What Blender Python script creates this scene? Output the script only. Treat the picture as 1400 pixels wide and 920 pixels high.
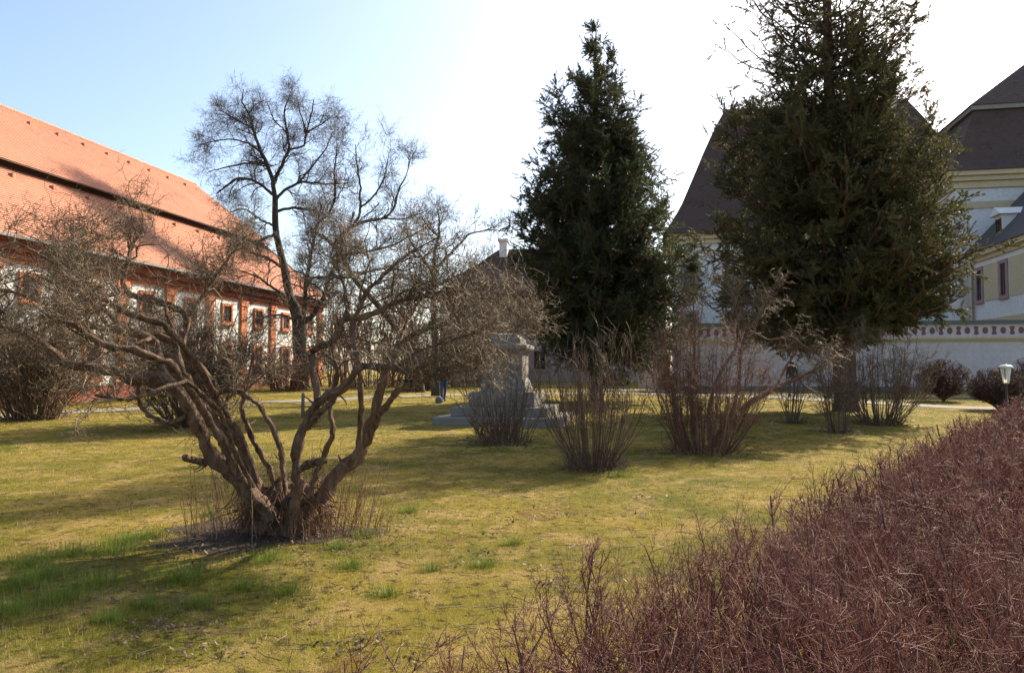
import bpy, bmesh, math, random
import numpy as np
from mathutils import Vector, Matrix

# ------------------------------------------------------------------ camera, sky, sun, exposure
for o in list(bpy.data.objects): bpy.data.objects.remove(o)
SC = bpy.context.scene
COL = SC.collection
F = 1050.0            # focal length in pixels of the 1400 x 920 photograph
CAMZ = 1.65
HOR = 507.0
PITCH = math.atan((HOR - 460.0) / F)
cam_d = bpy.data.cameras.new('camera'); cam = bpy.data.objects.new('camera', cam_d); COL.objects.link(cam)
cam_d.sensor_width = 36.0; cam_d.lens = F / 1400.0 * 36.0; cam_d.clip_start = 0.05; cam_d.clip_end = 3000
cam.location = (0, 0, CAMZ); cam.rotation_euler = (math.pi / 2 + PITCH, 0, 0)
SC.camera = cam

SUN_AZ, SUN_EL = math.radians(43.0), math.radians(36.0)     # azimuth to the right of +Y
W = bpy.data.worlds.new('World'); SC.world = W; W.use_nodes = True
nt = W.node_tree; nt.nodes.clear()
sky = nt.nodes.new('ShaderNodeTexSky'); sky.sky_type = 'NISHITA'; sky.sun_disc = False
sky.sun_elevation = SUN_EL; sky.sun_rotation = SUN_AZ
sky.altitude = 200; sky.air_density = 1.0; sky.dust_density = 2.6; sky.ozone_density = 1.0
bg = nt.nodes.new('ShaderNodeBackground'); bg.inputs['Strength'].default_value = 0.13
wo = nt.nodes.new('ShaderNodeOutputWorld')
nt.links.new(sky.outputs[0], bg.inputs[0]); nt.links.new(bg.outputs[0], wo.inputs[0])
sun_d = bpy.data.lights.new('sun', 'SUN'); sun_d.energy = 5.0; sun_d.angle = math.radians(0.53); sun_d.color = (1.0, 0.89, 0.71)
sun = bpy.data.objects.new('sun', sun_d); COL.objects.link(sun)
sdir = Vector((math.sin(SUN_AZ) * math.cos(SUN_EL), math.cos(SUN_AZ) * math.cos(SUN_EL), math.sin(SUN_EL)))
sun.rotation_euler = sdir.to_track_quat('Z', 'Y').to_euler(); sun.location = (20, 20, 40)
vs = SC.view_settings; vs.view_transform = 'Standard'; vs.look = 'None'; vs.exposure = 1.08; vs.gamma = 1; vs.use_curve_mapping = False
SC.cycles.max_bounces = 6; SC.cycles.transparent_max_bounces = 8

rng = np.random.default_rng(7)
random.seed(7)

# ------------------------------------------------------------------ helpers
def gz(x, y):
    """height of the lawn: level near the hedge, rising gently towards the buildings"""
    t = np.clip(np.asarray(y, float) - 14.0, 0, 62)
    s = np.where(t < 8, t * t / 16.0, t - 4.0) * 0.021
    return s + 0.025 * np.sin(0.55 * np.asarray(x) + 0.4) * np.sin(0.47 * np.asarray(y) + 1.0)

def ray(px, py):
    c, s = math.cos(PITCH), math.sin(PITCH)
    x = (px - 700.0) / F; v = (460.0 - py) / F
    return np.array([x, c - v * s, s + v * c])

def at(px, py, depth):
    r = ray(px, py); return np.array([0, 0, CAMZ]) + r * (depth / r[1])

def gnd(px, py):
    r = ray(px, py); d = 10.0
    for _ in range(60):
        p = r * (d / r[1]); z = float(gz(p[0], p[1])); d = d * 0.5 + 0.5 * ((z - CAMZ) / r[2]) * r[1]
    p = r * (d / r[1]); return np.array([p[0], p[1], float(gz(p[0], p[1]))])

GA = math.atan(200.0 / F)                    # the court is laid out on a grid turned by this angle
GU = np.array([math.cos(GA), -math.sin(GA), 0]); GD = np.array([math.sin(GA), math.cos(GA), 0])

def mesh_np(name, V, Fc, attr=None, smooth=True):
    """V (n,3); Fc list of int arrays (m,3) or (m,4)"""
    me = bpy.data.meshes.new(name)
    V = np.ascontiguousarray(V, dtype=np.float32)
    me.vertices.add(len(V)); me.vertices.foreach_set('co', V.ravel())
    loops = np.concatenate([f.ravel() for f in Fc]).astype(np.int32)
    tot = np.concatenate([np.full(len(f), f.shape[1], dtype=np.int32) for f in Fc])
    start = np.concatenate([[0], np.cumsum(tot)[:-1]]).astype(np.int32)
    me.loops.add(len(loops)); me.loops.foreach_set('vertex_index', loops)
    me.polygons.add(len(tot)); me.polygons.foreach_set('loop_start', start)
    if smooth: me.polygons.foreach_set('use_smooth', np.ones(len(tot), dtype=bool))
    if attr is not None:
        a = me.attributes.new('rnd', 'FLOAT', 'POINT'); a.data.foreach_set('value', np.ascontiguousarray(attr, dtype=np.float32))
    me.update(calc_edges=True)
    return me

class NB:
    """collects vertex / face blocks into one mesh"""
    def __init__(s): s.v = []; s.f = {3: [], 4: []}; s.a = []; s.n = 0
    def add(s, V, Fc, a=None):
        V = np.asarray(V).reshape(-1, 3); s.v.append(V); s.f[Fc.shape[1]].append(Fc + s.n); s.n += len(V)
        s.a.append(np.zeros(len(V)) if a is None else np.asarray(a).ravel())
    def tubes(s, P, R, S=3, a=None, ridge=0.0):
        N, K, _ = P.shape
        T = np.gradient(P, axis=1); T /= np.linalg.norm(T, axis=2, keepdims=True) + 1e-9
        ref = np.where(np.abs(T[:, :1, 2:3]) > 0.8, np.array([1.0, 0.2, 0.0]), np.array([0.1, 0.2, 1.0]))
        U = np.cross(T, np.broadcast_to(ref, T.shape)); U /= np.linalg.norm(U, axis=2, keepdims=True) + 1e-9
        Vv = np.cross(T, U)
        ang = np.arange(S) * 2 * np.pi / S
        rr3 = R[:, :, None]
        if ridge: rr3 = rr3 * (1 + ridge * (rng.normal(size=(N, 1, S)) + .35 * np.cumsum(rng.normal(size=(N, K, S)), 1) / np.sqrt(1 + np.arange(K))[None, :, None] + .45 * rng.normal(size=(N, K, S))))
        else: rr3 = np.broadcast_to(rr3, (N, K, S))
        ring = P[:, :, None, :] + rr3[:, :, :, None] * (np.cos(ang)[None, None, :, None] * U[:, :, None, :] + np.sin(ang)[None, None, :, None] * Vv[:, :, None, :])
        idx = np.arange(N * K * S).reshape(N, K, S)
        A = idx[:, :-1, :]; B = np.roll(A, -1, axis=2); D = idx[:, 1:, :]; C = np.roll(D, -1, axis=2)
        fc = np.stack([A, B, C, D], axis=-1).reshape(-1, 4)
        if a is None: a = rng.random(N)
        s.add(ring.reshape(-1, 3), fc, np.repeat(a, K * S))
    def build(s, name, mat, parent=None, smooth=True):
        V = np.concatenate(s.v); fl = [np.concatenate(x) for x in (s.f[3], s.f[4]) if x]
        return link(name, mesh_np(name, V, fl, np.concatenate(s.a), smooth), mat, parent)

def link(name, me, mat=None, parent=None):
    o = bpy.data.objects.new(name, me); COL.objects.link(o)
    if mat is not None:
        if isinstance(mat, (list, tuple)):
            for m in mat: me.materials.append(m)
        elif len(me.materials) == 0: me.materials.append(mat)
    if parent is not None: o.parent = parent
    return o

def thing(name, label, cat, loc=(0, 0, 0), rz=0.0, group=None):
    o = bpy.data.objects.new(name, None); COL.objects.link(o); o.empty_display_size = 0.2
    o.location = [float(c) for c in loc]; o.rotation_euler = (0, 0, rz)
    o['label'] = label; o['category'] = cat
    if group: o['group'] = group
    return o

def tag(o, label=None, cat=None, group=None, kind=None):
    if label: o['label'] = label
    if cat: o['category'] = cat
    if group: o['group'] = group
    if kind: o['kind'] = kind
    return o

def norm(v): return v / (np.linalg.norm(v, axis=-1, keepdims=True) + 1e-9)

def resample(pts, K):
    pts = np.asarray(pts, float); d = np.concatenate([[0], np.cumsum(np.linalg.norm(np.diff(pts[:, :3], axis=0), axis=1))])
    t = np.linspace(0, d[-1], K * 3)
    Q = np.stack([np.interp(t, d, pts[:, i]) for i in range(pts.shape[1])], 1)
    k = np.array([1, 2, 3, 2, 1.0]); k /= k.sum(); pad = np.pad(Q, ((2, 2), (0, 0)), mode='edge')
    Q2 = sum(k[i] * pad[i:i + len(Q)] for i in range(5)); Q2[0] = Q[0]; Q2[-1] = Q[-1]
    return Q2[np.linspace(0, len(Q) - 1, K).round().astype(int)]

def grow(P, R, n, t0, t1, L0, L1, ang, jit, trop, K, rmul, rmin, lenfall=0.4, weights=None):
    """sprout n children (per parent on average) from each parent polyline"""
    N, Kp, _ = P.shape
    if weights is None: idx = np.repeat(np.arange(N), n)
    else: idx = rng.choice(N, size=n * N, p=weights / weights.sum())
    M = len(idx); t = t0 + (t1 - t0) * rng.random(M)
    f = t * (Kp - 1); i = np.clip(f.astype(int), 0, Kp - 2); u = (f - i)[:, None]
    pos = P[idx, i] * (1 - u) + P[idx, i + 1] * u
    tan = norm(P[idx, i + 1] - P[idx, i])
    r0 = R[idx, i] * (1 - u[:, 0]) + R[idx, i + 1] * u[:, 0]
    perp = rng.normal(size=(M, 3)); perp -= (perp * tan).sum(1, keepdims=True) * tan; perp = norm(perp)
    a = np.radians(ang[0] + (ang[1] - ang[0]) * rng.random(M))[:, None]
    d = norm(tan * np.cos(a) + perp * np.sin(a) + np.asarray(trop) * 1.0)
    ln = (L0 + (L1 - L0) * rng.random(M) ** 1.4) * (1 - lenfall * (t - t0) / max(t1 - t0, 1e-6))
    Q = np.empty((M, K, 3)); Q[:, 0] = pos
    for k in range(1, K):
        d = norm(d + rng.normal(size=(M, 3)) * jit + np.asarray(trop) * 0.35)
        Q[:, k] = Q[:, k - 1] + d * (ln / (K - 1))[:, None]
    rs = np.maximum(np.minimum(r0 * rmul, r0), rmin)
    RR = np.maximum(rs[:, None] * np.linspace(1, 0.35, K)[None], rmin * 0.55)
    return Q, RR

# ------------------------------------------------------------------ materials
def nmat(name, rough=0.8, spec=0.3):
    m = bpy.data.materials.new(name); m.use_nodes = True; t = m.node_tree
    b = t.nodes['Principled BSDF']; b.inputs['Roughness'].default_value = rough
    b.inputs['Specular IOR Level'].default_value = spec
    return m, t, b

def mixc(t, fac, a, b):
    n = t.nodes.new('ShaderNodeMix'); n.data_type = 'RGBA'
    for sock, v in ((n.inputs[0], fac), (n.inputs[6], a), (n.inputs[7], b)):
        if isinstance(v, bpy.types.NodeSocket): t.links.new(v, sock)
        elif isinstance(v, (int, float)): sock.default_value = v
        else: sock.default_value = (*v, 1)
    return n.outputs[2]

def noise(t, scale, detail=4, rough=0.6, vec=None, dist=0.0):
    n = t.nodes.new('ShaderNodeTexNoise'); n.inputs['Scale'].default_value = scale; n.inputs['Detail'].default_value = detail
    n.inputs['Roughness'].default_value = rough; n.inputs['Distortion'].default_value = dist
    if vec is not None: t.links.new(vec, n.inputs['Vector'])
    return n.outputs['Fac']

def ramp(t, fac, lo, hi):
    n = t.nodes.new('ShaderNodeMapRange'); n.inputs[1].default_value = lo; n.inputs[2].default_value = hi; n.clamp = True
    t.links.new(fac, n.inputs[0]); return n.outputs[0]

def objco(t, scale=(1, 1, 1)):
    tc = t.nodes.new('ShaderNodeTexCoord'); mp = t.nodes.new('ShaderNodeMapping'); mp.inputs['Scale'].default_value = scale
    t.links.new(tc.outputs['Object'], mp.inputs[0]); return mp.outputs[0]

def bump(t, b, h, strength=0.3, dist=0.02):
    n = t.nodes.new('ShaderNodeBump'); n.inputs['Strength'].default_value = strength; n.inputs['Distance'].default_value = dist
    t.links.new(h, n.inputs['Height']); t.links.new(n.outputs[0], b.inputs['Normal'])

def plain(name, c1, c2=None, scale=2.0, rough=0.8, bs=0.25, bd=0.01, spec=0.3, lo=0.35, hi=0.65, metal=0.0, fine=None):
    """two-tone mottled surface with fine relief"""
    m, t, b = nmat(name, rough, spec); co = objco(t)
    c2 = c2 or tuple(x * 0.75 for x in c1)
    n1 = noise(t, scale, 6, 0.65, co); c = mixc(t, ramp(t, n1, lo, hi), c1, c2)
    n2 = noise(t, fine or scale * 9, 4, 0.6, co)
    c = mixc(t, ramp(t, n2, 0.3, 0.75), c, tuple(0.5 * (x + y) * 0.82 for x, y in zip(c1, c2)))
    t.links.new(c, b.inputs['Base Color']); bump(t, b, n2, bs, bd); b.inputs['Metallic'].default_value = metal
    return m

def bark(name, c1, c2, c3, scale=8.0, bs=0.8, bd=0.015, stretch=0.25, rough=0.85):
    m, t, b = nmat(name, rough, 0.25)
    at_ = t.nodes.new('ShaderNodeAttribute'); at_.attribute_name = 'rnd'
    co = objco(t, (1, 1, stretch)); n1 = noise(t, scale, 6, 0.7, co, 0.6); n2 = noise(t, scale * 3.5, 4, 0.7, co)
    c = mixc(t, ramp(t, n1, 0.35, 0.65), c1, c2)
    c = mixc(t, ramp(t, at_.outputs['Fac'], 0.55, 1.0), c, c3)
    t.links.new(c, b.inputs['Base Color'])
    add = t.nodes.new('ShaderNodeMath'); add.operation = 'ADD'; t.links.new(n1, add.inputs[0]); t.links.new(n2, add.inputs[1])
    bump(t, b, add.outputs[0], bs, bd)
    return m

def leafmat(name, c1, c2, c3, trans=0.25, rough=0.55):
    m, t, b = nmat(name, rough, 0.35)
    at_ = t.nodes.new('ShaderNodeAttribute'); at_.attribute_name = 'rnd'
    ge = t.nodes.new('ShaderNodeNewGeometry'); n1 = noise(t, 0.55, 3, 0.6, ge.outputs['Position']); oi = t.nodes.new('ShaderNodeObjectInfo')
    c = mixc(t, ramp(t, n1, 0.38, 0.62), c1, c2); c = mixc(t, ramp(t, at_.outputs['Fac'], 0.7, 1.0), c, c3); c = mixc(t, ramp(t, oi.outputs['Random'], 0.55, 1.0), c, c3)
    t.links.new(c, b.inputs['Base Color'])
    tr = t.nodes.new('ShaderNodeBsdfTranslucent'); t.links.new(c, tr.inputs[0])
    mx = t.nodes.new('ShaderNodeMixShader'); mx.inputs[0].default_value = trans
    out = t.nodes['Material Output']; t.links.new(b.outputs[0], mx.inputs[1]); t.links.new(tr.outputs[0], mx.inputs[2]); t.links.new(mx.outputs[0], out.inputs[0])
    return m

def lawn_colour(t, blades):
    tc = t.nodes.new('ShaderNodeTexCoord'); co = tc.outputs['Object']
    big = noise(t, 0.33, 3, 0.55, co, 0.4); mid = noise(t, 1.5, 5, 0.7, co, 0.5); fine = noise(t, 9.0, 4, 0.7, co); patch = noise(t, 0.9, 4, 0.65, co, 0.8)
    G1, G2 = (0.142, 0.144, 0.013), (0.310, 0.236, 0.036)
    TAN, BR = (0.43, 0.295, 0.104), (0.075, 0.048, 0.022)
    c = mixc(t, ramp(t, big, 0.38, 0.60), G1, G2)
    c = mixc(t, ramp(t, mid, 0.47, 0.66), c, TAN)
    c = mixc(t, ramp(t, patch, 0.58, 0.70), c, (0.20, 0.115, 0.032))
    c = mixc(t, ramp(t, fine, 0.54, 0.68), c, (0.085, 0.078, 0.016))
    if blades:
        at_ = t.nodes.new('ShaderNodeAttribute'); at_.attribute_name = 'rnd'
        c = mixc(t, ramp(t, at_.outputs['Fac'], 0.62, 0.80), c, (0.42, 0.33, 0.15))      # dead straws
        c2 = t.nodes.new('ShaderNodeMath'); c2.operation = 'GREATER_THAN'; c2.inputs[1].default_value = 1.5
        t.links.new(at_.outputs['Fac'], c2.inputs[0])
        fr = t.nodes.new('ShaderNodeMath'); fr.operation = 'FRACT'; t.links.new(at_.outputs['Fac'], fr.inputs[0])
        tuft = mixc(t, fr.outputs[0], (0.095, 0.150, 0.018), (0.20, 0.245, 0.040))
        c = mixc(t, c2.outputs[0], c, tuft)                                              # fresh tufts
    else:
        c = mixc(t, ramp(t, fine, 0.52, 0.70), c, BR)
    return c, fine, mid

M = {}
m, t, b = nmat('lawn', 0.95, 0.1); c, fi, mi = lawn_colour(t, False); t.links.new(c, b.inputs['Base Color'])
tc = t.nodes.new('ShaderNodeTexCoord'); vf = noise(t, 45.0, 4, 0.8, tc.outputs['Object']); v2 = noise(t, 6.0, 5, 0.7, tc.outputs['Object']); ad = t.nodes.new('ShaderNodeMath'); ad.operation = 'MULTIPLY_ADD'; t.links.new(v2, ad.inputs[0]); ad.inputs[1].default_value = 1.6; t.links.new(vf, ad.inputs[2]); bump(t, b, ad.outputs[0], 1.0, 0.06); M['lawn'] = m
m, t, b = nmat('grass_blades', 0.6, 0.3); c, fi, mi = lawn_colour(t, True); t.links.new(c, b.inputs['Base Color'])
tr = t.nodes.new('ShaderNodeBsdfTranslucent'); t.links.new(c, tr.inputs[0]); mx = t.nodes.new('ShaderNodeMixShader'); mx.inputs[0].default_value = 0.35
t.links.new(b.outputs[0], mx.inputs[1]); t.links.new(tr.outputs[0], mx.inputs[2]); t.links.new(mx.outputs[0], t.nodes['Material Output'].inputs[0]); M['blade'] = m
M['path'] = plain('path_gravel', (0.28, 0.245, 0.205), (0.22, 0.19, 0.16), 1.2, 0.95, 0.4, 0.02, fine=30)
M['soil'] = plain('soil', (0.055, 0.036, 0.024), (0.10, 0.062, 0.036), 5.0, 0.95, 1.0, 0.05, fine=40)
M['dead_leaf'] = leafmat('dead_leaf', (0.075, 0.045, 0.027), (0.115, 0.075, 0.045), (0.26, 0.20, 0.14), 0.2, 0.6)
M['old_bark'] = bark('old_bark', (0.33, 0.215, 0.135), (0.095, 0.050, 0.029), (0.42, 0.33, 0.24), 13.0, 1.0, 0.07, 0.30)
M['old_twig'] = bark('old_twig', (0.150, 0.098, 0.052), (0.080, 0.053, 0.031), (0.29, 0.215, 0.130), 12.0, 0.3, 0.004, 0.5, 0.6)
M['tree_bark'] = bark('tree_bark', (0.070, 0.058, 0.042), (0.042, 0.035, 0.027), (0.11, 0.095, 0.075), 3.0, 0.8, 0.03, 0.3)
M['tree_twig'] = bark('tree_twig', (0.080, 0.063, 0.048), (0.060, 0.048, 0.038), (0.12, 0.095, 0.07), 3.0, 0.2, 0.004, 0.5, 0.7)
M['sucker'] = bark('sucker', (0.20, 0.098, 0.048), (0.13, 0.062, 0.032), (0.34, 0.235, 0.13), 10.0, 0.2, 0.002, 0.5, 0.55)
M['shrub_stem'] = bark('shrub_stem', (0.155, 0.098, 0.060), (0.090, 0.056, 0.037), (0.25, 0.18, 0.12), 6.0, 0.5, 0.01, 0.4, 0.7)
M['shrub_red'] = bark('shrub_red', (0.185, 0.088, 0.050), (0.110, 0.052, 0.033), (0.29, 0.18, 0.11), 6.0, 0.4, 0.008, 0.4, 0.65)
M['ball_twig'] = bark('ball_twig', (0.085, 0.042, 0.036), (0.060, 0.032, 0.028), (0.13, 0.075, 0.055), 5.0, 0.2, 0.004, 0.5, 0.7)
M['hedge_stem'] = bark('hedge_stem', (0.115, 0.045, 0.040), (0.080, 0.036, 0.032), (0.18, 0.10, 0.075), 9.0, 0.3, 0.003, 0.5, 0.55)
M['hedge_twig'] = bark('hedge_twig', (0.190, 0.058, 0.042), (0.095, 0.036, 0.028), (0.31, 0.18, 0.12), 5.0, 0.2, 0.002, 0.5, 0.6)
M['conifer_bark'] = bark('conifer_bark', (0.13, 0.062, 0.043), (0.060, 0.038, 0.030), (0.13, 0.085, 0.064), 3.0, 1.0, 0.05, 0.12)
M['conifer'] = leafmat('conifer_needles', (0.046, 0.068, 0.030), (0.066, 0.084, 0.034), (0.125, 0.110, 0.045), 0.34)
M['conifer2'] = leafmat('conifer_needles_olive', (0.054, 0.068, 0.028), (0.082, 0.086, 0.032), (0.17, 0.13, 0.046), 0.34)
M['white_wall'] = plain('white_plaster', (0.80, 0.79, 0.76), (0.66, 0.63, 0.57), 0.5, 0.9, 0.2, 0.005, lo=0.42, hi=0.8)
M['pink_wall'] = plain('pinkish_plaster', (0.72, 0.66, 0.63), (0.58, 0.52, 0.49), 0.5, 0.9, 0.2, 0.005)
M['dull_wall'] = plain('dull_plaster', (0.42, 0.36, 0.32), (0.34, 0.29, 0.26), 0.6, 0.9, 0.2, 0.005)
M['cream'] = plain('cream_plaster', (0.66, 0.54, 0.34), (0.58, 0.47, 0.29), 1.0, 0.85, 0.2, 0.005)
M['yellow'] = plain('yellow_plaster', (0.64, 0.53, 0.33), (0.58, 0.47, 0.29), 1.0, 0.9, 0.2, 0.005)
M['orange'] = plain('orange_plaster', (0.60, 0.215, 0.10), (0.50, 0.17, 0.08), 1.5, 0.9, 0.3, 0.006)
M['redbrown'] = plain('redbrown_plaster', (0.30, 0.095, 0.055), (0.24, 0.075, 0.045), 1.5, 0.85, 0.3, 0.006)
M['pinkstone'] = plain('pink_stone', (0.42, 0.28, 0.25), (0.36, 0.23, 0.21), 2.0, 0.9, 0.3, 0.006)
M['oxide'] = plain('oxide_red', (0.27, 0.125, 0.125), (0.22, 0.105, 0.11), 3.0, 0.9, 0.2, 0.004)
M['copper'] = plain('green_coping', (0.16, 0.20, 0.18), (0.11, 0.14, 0.13), 2.0, 0.6, 0.2, 0.004)
M['stone'] = plain('weathered_stone', (0.27, 0.245, 0.20), (0.175, 0.16, 0.135), 2.2, 0.95, 0.6, 0.02, fine=25)
M['darkwood'] = plain('dark_wood', (0.095, 0.055, 0.042), (0.07, 0.042, 0.032), 2.0, 0.7, 0.3, 0.006)
M['sash'] = plain('brown_sash', (0.10, 0.055, 0.040), (0.08, 0.045, 0.034), 3.0, 0.5, 0.1, 0.002)
M['whitepaint'] = plain('white_paint', (0.78, 0.77, 0.74), (0.72, 0.71, 0.68), 2.0, 0.5, 0.1, 0.002)
M['metal_dark'] = plain('dark_metal', (0.045, 0.045, 0.048), (0.035, 0.035, 0.036), 6.0, 0.45, 0.1, 0.002, 0.5)
M['zinc'] = plain('zinc', (0.28, 0.26, 0.25), (0.22, 0.21, 0.20), 2.0, 0.5, 0.1, 0.002, 0.5)
m, t, b = nmat('window_glass', 0.08, 0.6); b.inputs['Base Color'].default_value = (0.025, 0.028, 0.032, 1)
bump(t, b, noise(t, 1.3, 2, 0.5, objco(t)), 0.15, 0.02); M['glass'] = m
m, t, b = nmat('frosted_glass', 0.35, 0.5); b.inputs['Base Color'].default_value = (0.80, 0.81, 0.80, 1); b.inputs['Transmission Weight'].default_value = 0.35
bump(t, b, noise(t, 20, 2, 0.5, objco(t)), 0.1, 0.003); M['frosted'] = m

def tilemat(name, c1, c2, c3, wy, hz):
    """fired clay tiles: columns by a wave along local y, mottled colour"""
    m, t, b = nmat(name, 0.8, 0.25); co = objco(t)
    n1 = noise(t, 0.35, 5, 0.6, co); n2 = noise(t, 5.0, 3, 0.7, co)
    n3 = noise(t, 1.6, 6, 0.75, objco(t, (1, .35, 1)), 0.5); n4 = noise(t, 7.0, 2, 0.5, objco(t, (1, .6, 1)))
    c = mixc(t, ramp(t, n1, 0.35, 0.68), c1, c2); c = mixc(t, ramp(t, n2, 0.5, 0.75), c, c3)
    c = mixc(t, ramp(t, n3, 0.52, 0.75), c, tuple(x * .62 for x in c3)); c = mixc(t, ramp(t, n4, 0.60, 0.66), c, tuple(min(1, x * 1.18) for x in c1))
    t.links.new(c, b.inputs['Base Color'])
    w = t.nodes.new('ShaderNodeTexWave'); w.wave_type = 'BANDS'; w.bands_direction = 'Y'; w.inputs['Scale'].default_value = wy; w.inputs['Distortion'].default_value = 0.3
    t.links.new(co, w.inputs[0])
    add = t.nodes.new('ShaderNodeMath'); add.operation = 'MULTIPLY_ADD'; t.links.new(n2, add.inputs[0]); add.inputs[1].default_value = 0.8; t.links.new(w.outputs['Fac'], add.inputs[2])
    bump(t, b, add.outputs[0], 0.5, 0.02)
    return m
M['tile_red'] = tilemat('clay_tile_red', (0.48, 0.215, 0.130), (0.42, 0.185, 0.112), (0.36, 0.170, 0.118), 1.7, 0.16)
M['tile_brown'] = tilemat('clay_tile_brown', (0.096, 0.059, 0.044), (0.078, 0.050, 0.040), (0.066, 0.046, 0.039), 1.7, 0.16)
M['tile_grey'] = tilemat('slate_grey', (0.085, 0.078, 0.074), (0.070, 0.065, 0.064), (0.10, 0.088, 0.08), 1.7, 0.16)

# ------------------------------------------------------------------ box / prism helpers (local coordinates of a parent)
def boxes(name, lst, mat, parent=None, bev=0.0):
    """lst of (x0,x1,y0,y1,z0,z1) that belong to one piece"""
    bm = bmesh.new()
    for (x0, x1, y0, y1, z0, z1) in lst:
        v = [bm.verts.new(p) for p in ((x0, y0, z0), (x1, y0, z0), (x1, y1, z0), (x0, y1, z0), (x0, y0, z1), (x1, y0, z1), (x1, y1, z1), (x0, y1, z1))]
        for q in ((0, 3, 2, 1), (4, 5, 6, 7), (0, 1, 5, 4), (1, 2, 6, 5), (2, 3, 7, 6), (3, 0, 4, 7)): bm.faces.new([v[i] for i in q])
    if bev > 0: bmesh.ops.bevel(bm, geom=list(bm.edges), offset=bev, segments=1, affect='EDGES')
    me = bpy.data.meshes.new(name); bm.to_mesh(me); bm.free()
    return link(name, me, mat, parent)

def poly(name, verts, faces, mat, parent=None, solid=0.0):
    me = bpy.data.meshes.new(name); me.from_pydata([tuple(float(c) for c in v) for v in verts], [], faces); me.update()
    o = link(name, me, mat, parent)
    if solid:
        s = o.modifiers.new('solid', 'SOLIDIFY'); s.thickness = solid; s.offset = -1
    return o

def lathe(name, prof, mat, parent=None, seg=16, loc=(0, 0, 0), square=False):
    n = 4 if square else seg; off = math.pi / 4 if square else 0; k = math.sqrt(2) if square else 1
    V = []; Fc = []
    for (r, z) in prof:
        for i in range(n):
            a = off + 2 * math.pi * i / n; V.append((loc[0] + r * k * math.cos(a), loc[1] + r * k * math.sin(a), loc[2] + z))
    for j in range(len(prof) - 1):
        for i in range(n):
            a = j * n + i; b_ = j * n + (i + 1) % n; Fc.append((a, b_, b_ + n, a + n))
    Fc.append(tuple(range(n - 1, -1, -1))); Fc.append(tuple((len(prof) - 1) * n + i for i in range(n)))
    o = poly(name, V, Fc, mat, parent)
    if not square: o.data.polygons.foreach_set('use_smooth', [True] * len(o.data.polygons))
    return o

WIN_CACHE = {}
def window(parent, axis, c, w, h, surround=0.14, smat='pinkstone', sign=1, sill=True, bars=(1, 2)):
    """window on a facade. axis 'x': facade plane x=c[0], runs along y, faces +x*sign ; axis 'y': plane y=c[1], faces -y.
       parts: window (surround) > pane, sash, sill"""
    key = (axis, w, h, surround, smat, sign, sill, bars)
    if key not in WIN_CACHE:
        def B(u0, u1, n0, n1, z0, z1):
            n0, n1 = sorted((n0 * sign, n1 * sign))
            return (n0, n1, u0, u1, z0, z1) if axis == 'x' else (u0, u1, -n1, -n0, z0, z1)
        s = surround
        fr = [B(-w/2-s, -w/2, 0.0, .10, -h/2, h/2), B(w/2, w/2+s, 0.0, .10, -h/2, h/2), B(-w/2-s, w/2+s, 0.0, .102, h/2, h/2+s), B(-w/2-s, w/2+s, 0.0, .102, -h/2-s*.8, -h/2)]
        sa = [B(-w/2, -w/2+.06, .0, .045, -h/2, h/2), B(w/2-.06, w/2, .0, .045, -h/2, h/2), B(-w/2+.06, w/2-.06, .0, .046, h/2-.06, h/2), B(-w/2+.06, w/2-.06, .0, .046, -h/2, -h/2+.06)]
        for i in range(bars[0]):
            u = -w/2 + w*(i+1)/(bars[0]+1); sa.append(B(u-.03, u+.03, .0, .043, -h/2+.06, h/2-.06))
        for i in range(bars[1]):
            z = -h/2 + h*(i+1)/(bars[1]+1); sa.append(B(-w/2+.06, w/2-.06, .0, .041, z-.02, z+.02))
        o1 = boxes('window', fr, M[smat]); o2 = boxes('sash', sa, M['sash']); o3 = boxes('pane', [B(-w/2+.05, w/2-.05, .0, .02, -h/2+.05, h/2-.05)], M['glass'])
        o4 = boxes('sill', [B(-w/2-s-.05, w/2+s+.05, .0, .18, -h/2-s*.8-.07, -h/2-s*.8)], M[smat]) if sill else None
        WIN_CACHE[key] = tuple(o.data if o else None for o in (o1, o2, o3, o4))
        for o in (o1, o2, o3, o4):
            if o: bpy.data.objects.remove(o)
    d = WIN_CACHE[key]
    root = link('window', d[0], None, parent); root.location = c
    for nm, me in zip(('sash', 'pane', 'sill'), d[1:]):
        if me: link(nm, me, None, root)
    return root

# ================================================================== SETTING
# ground: one sheet reaching the horizon, finer near the camera
xs = np.unique(np.concatenate([np.linspace(-16, 16, 90), np.linspace(-70, 70, 60), np.linspace(-900, 900, 20)]))
ys = np.unique(np.concatenate([np.linspace(-6, 26, 100), np.linspace(26, 90, 60), np.linspace(-60, -6, 6), np.linspace(90, 1500, 14)]))
X, Y = np.meshgrid(xs, ys); Z = gz(X, Y)
V = np.stack([X, Y, Z], -1).reshape(-1, 3); nx = len(xs)
ii = np.arange(len(V)).reshape(len(ys), nx)
fc = np.stack([ii[:-1, :-1], ii[:-1, 1:], ii[1:, 1:], ii[1:, :-1]], -1).reshape(-1, 4)
lawn = tag(link('lawn', mesh_np('lawn', V, [fc]), M['lawn']), kind='structure')

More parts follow.
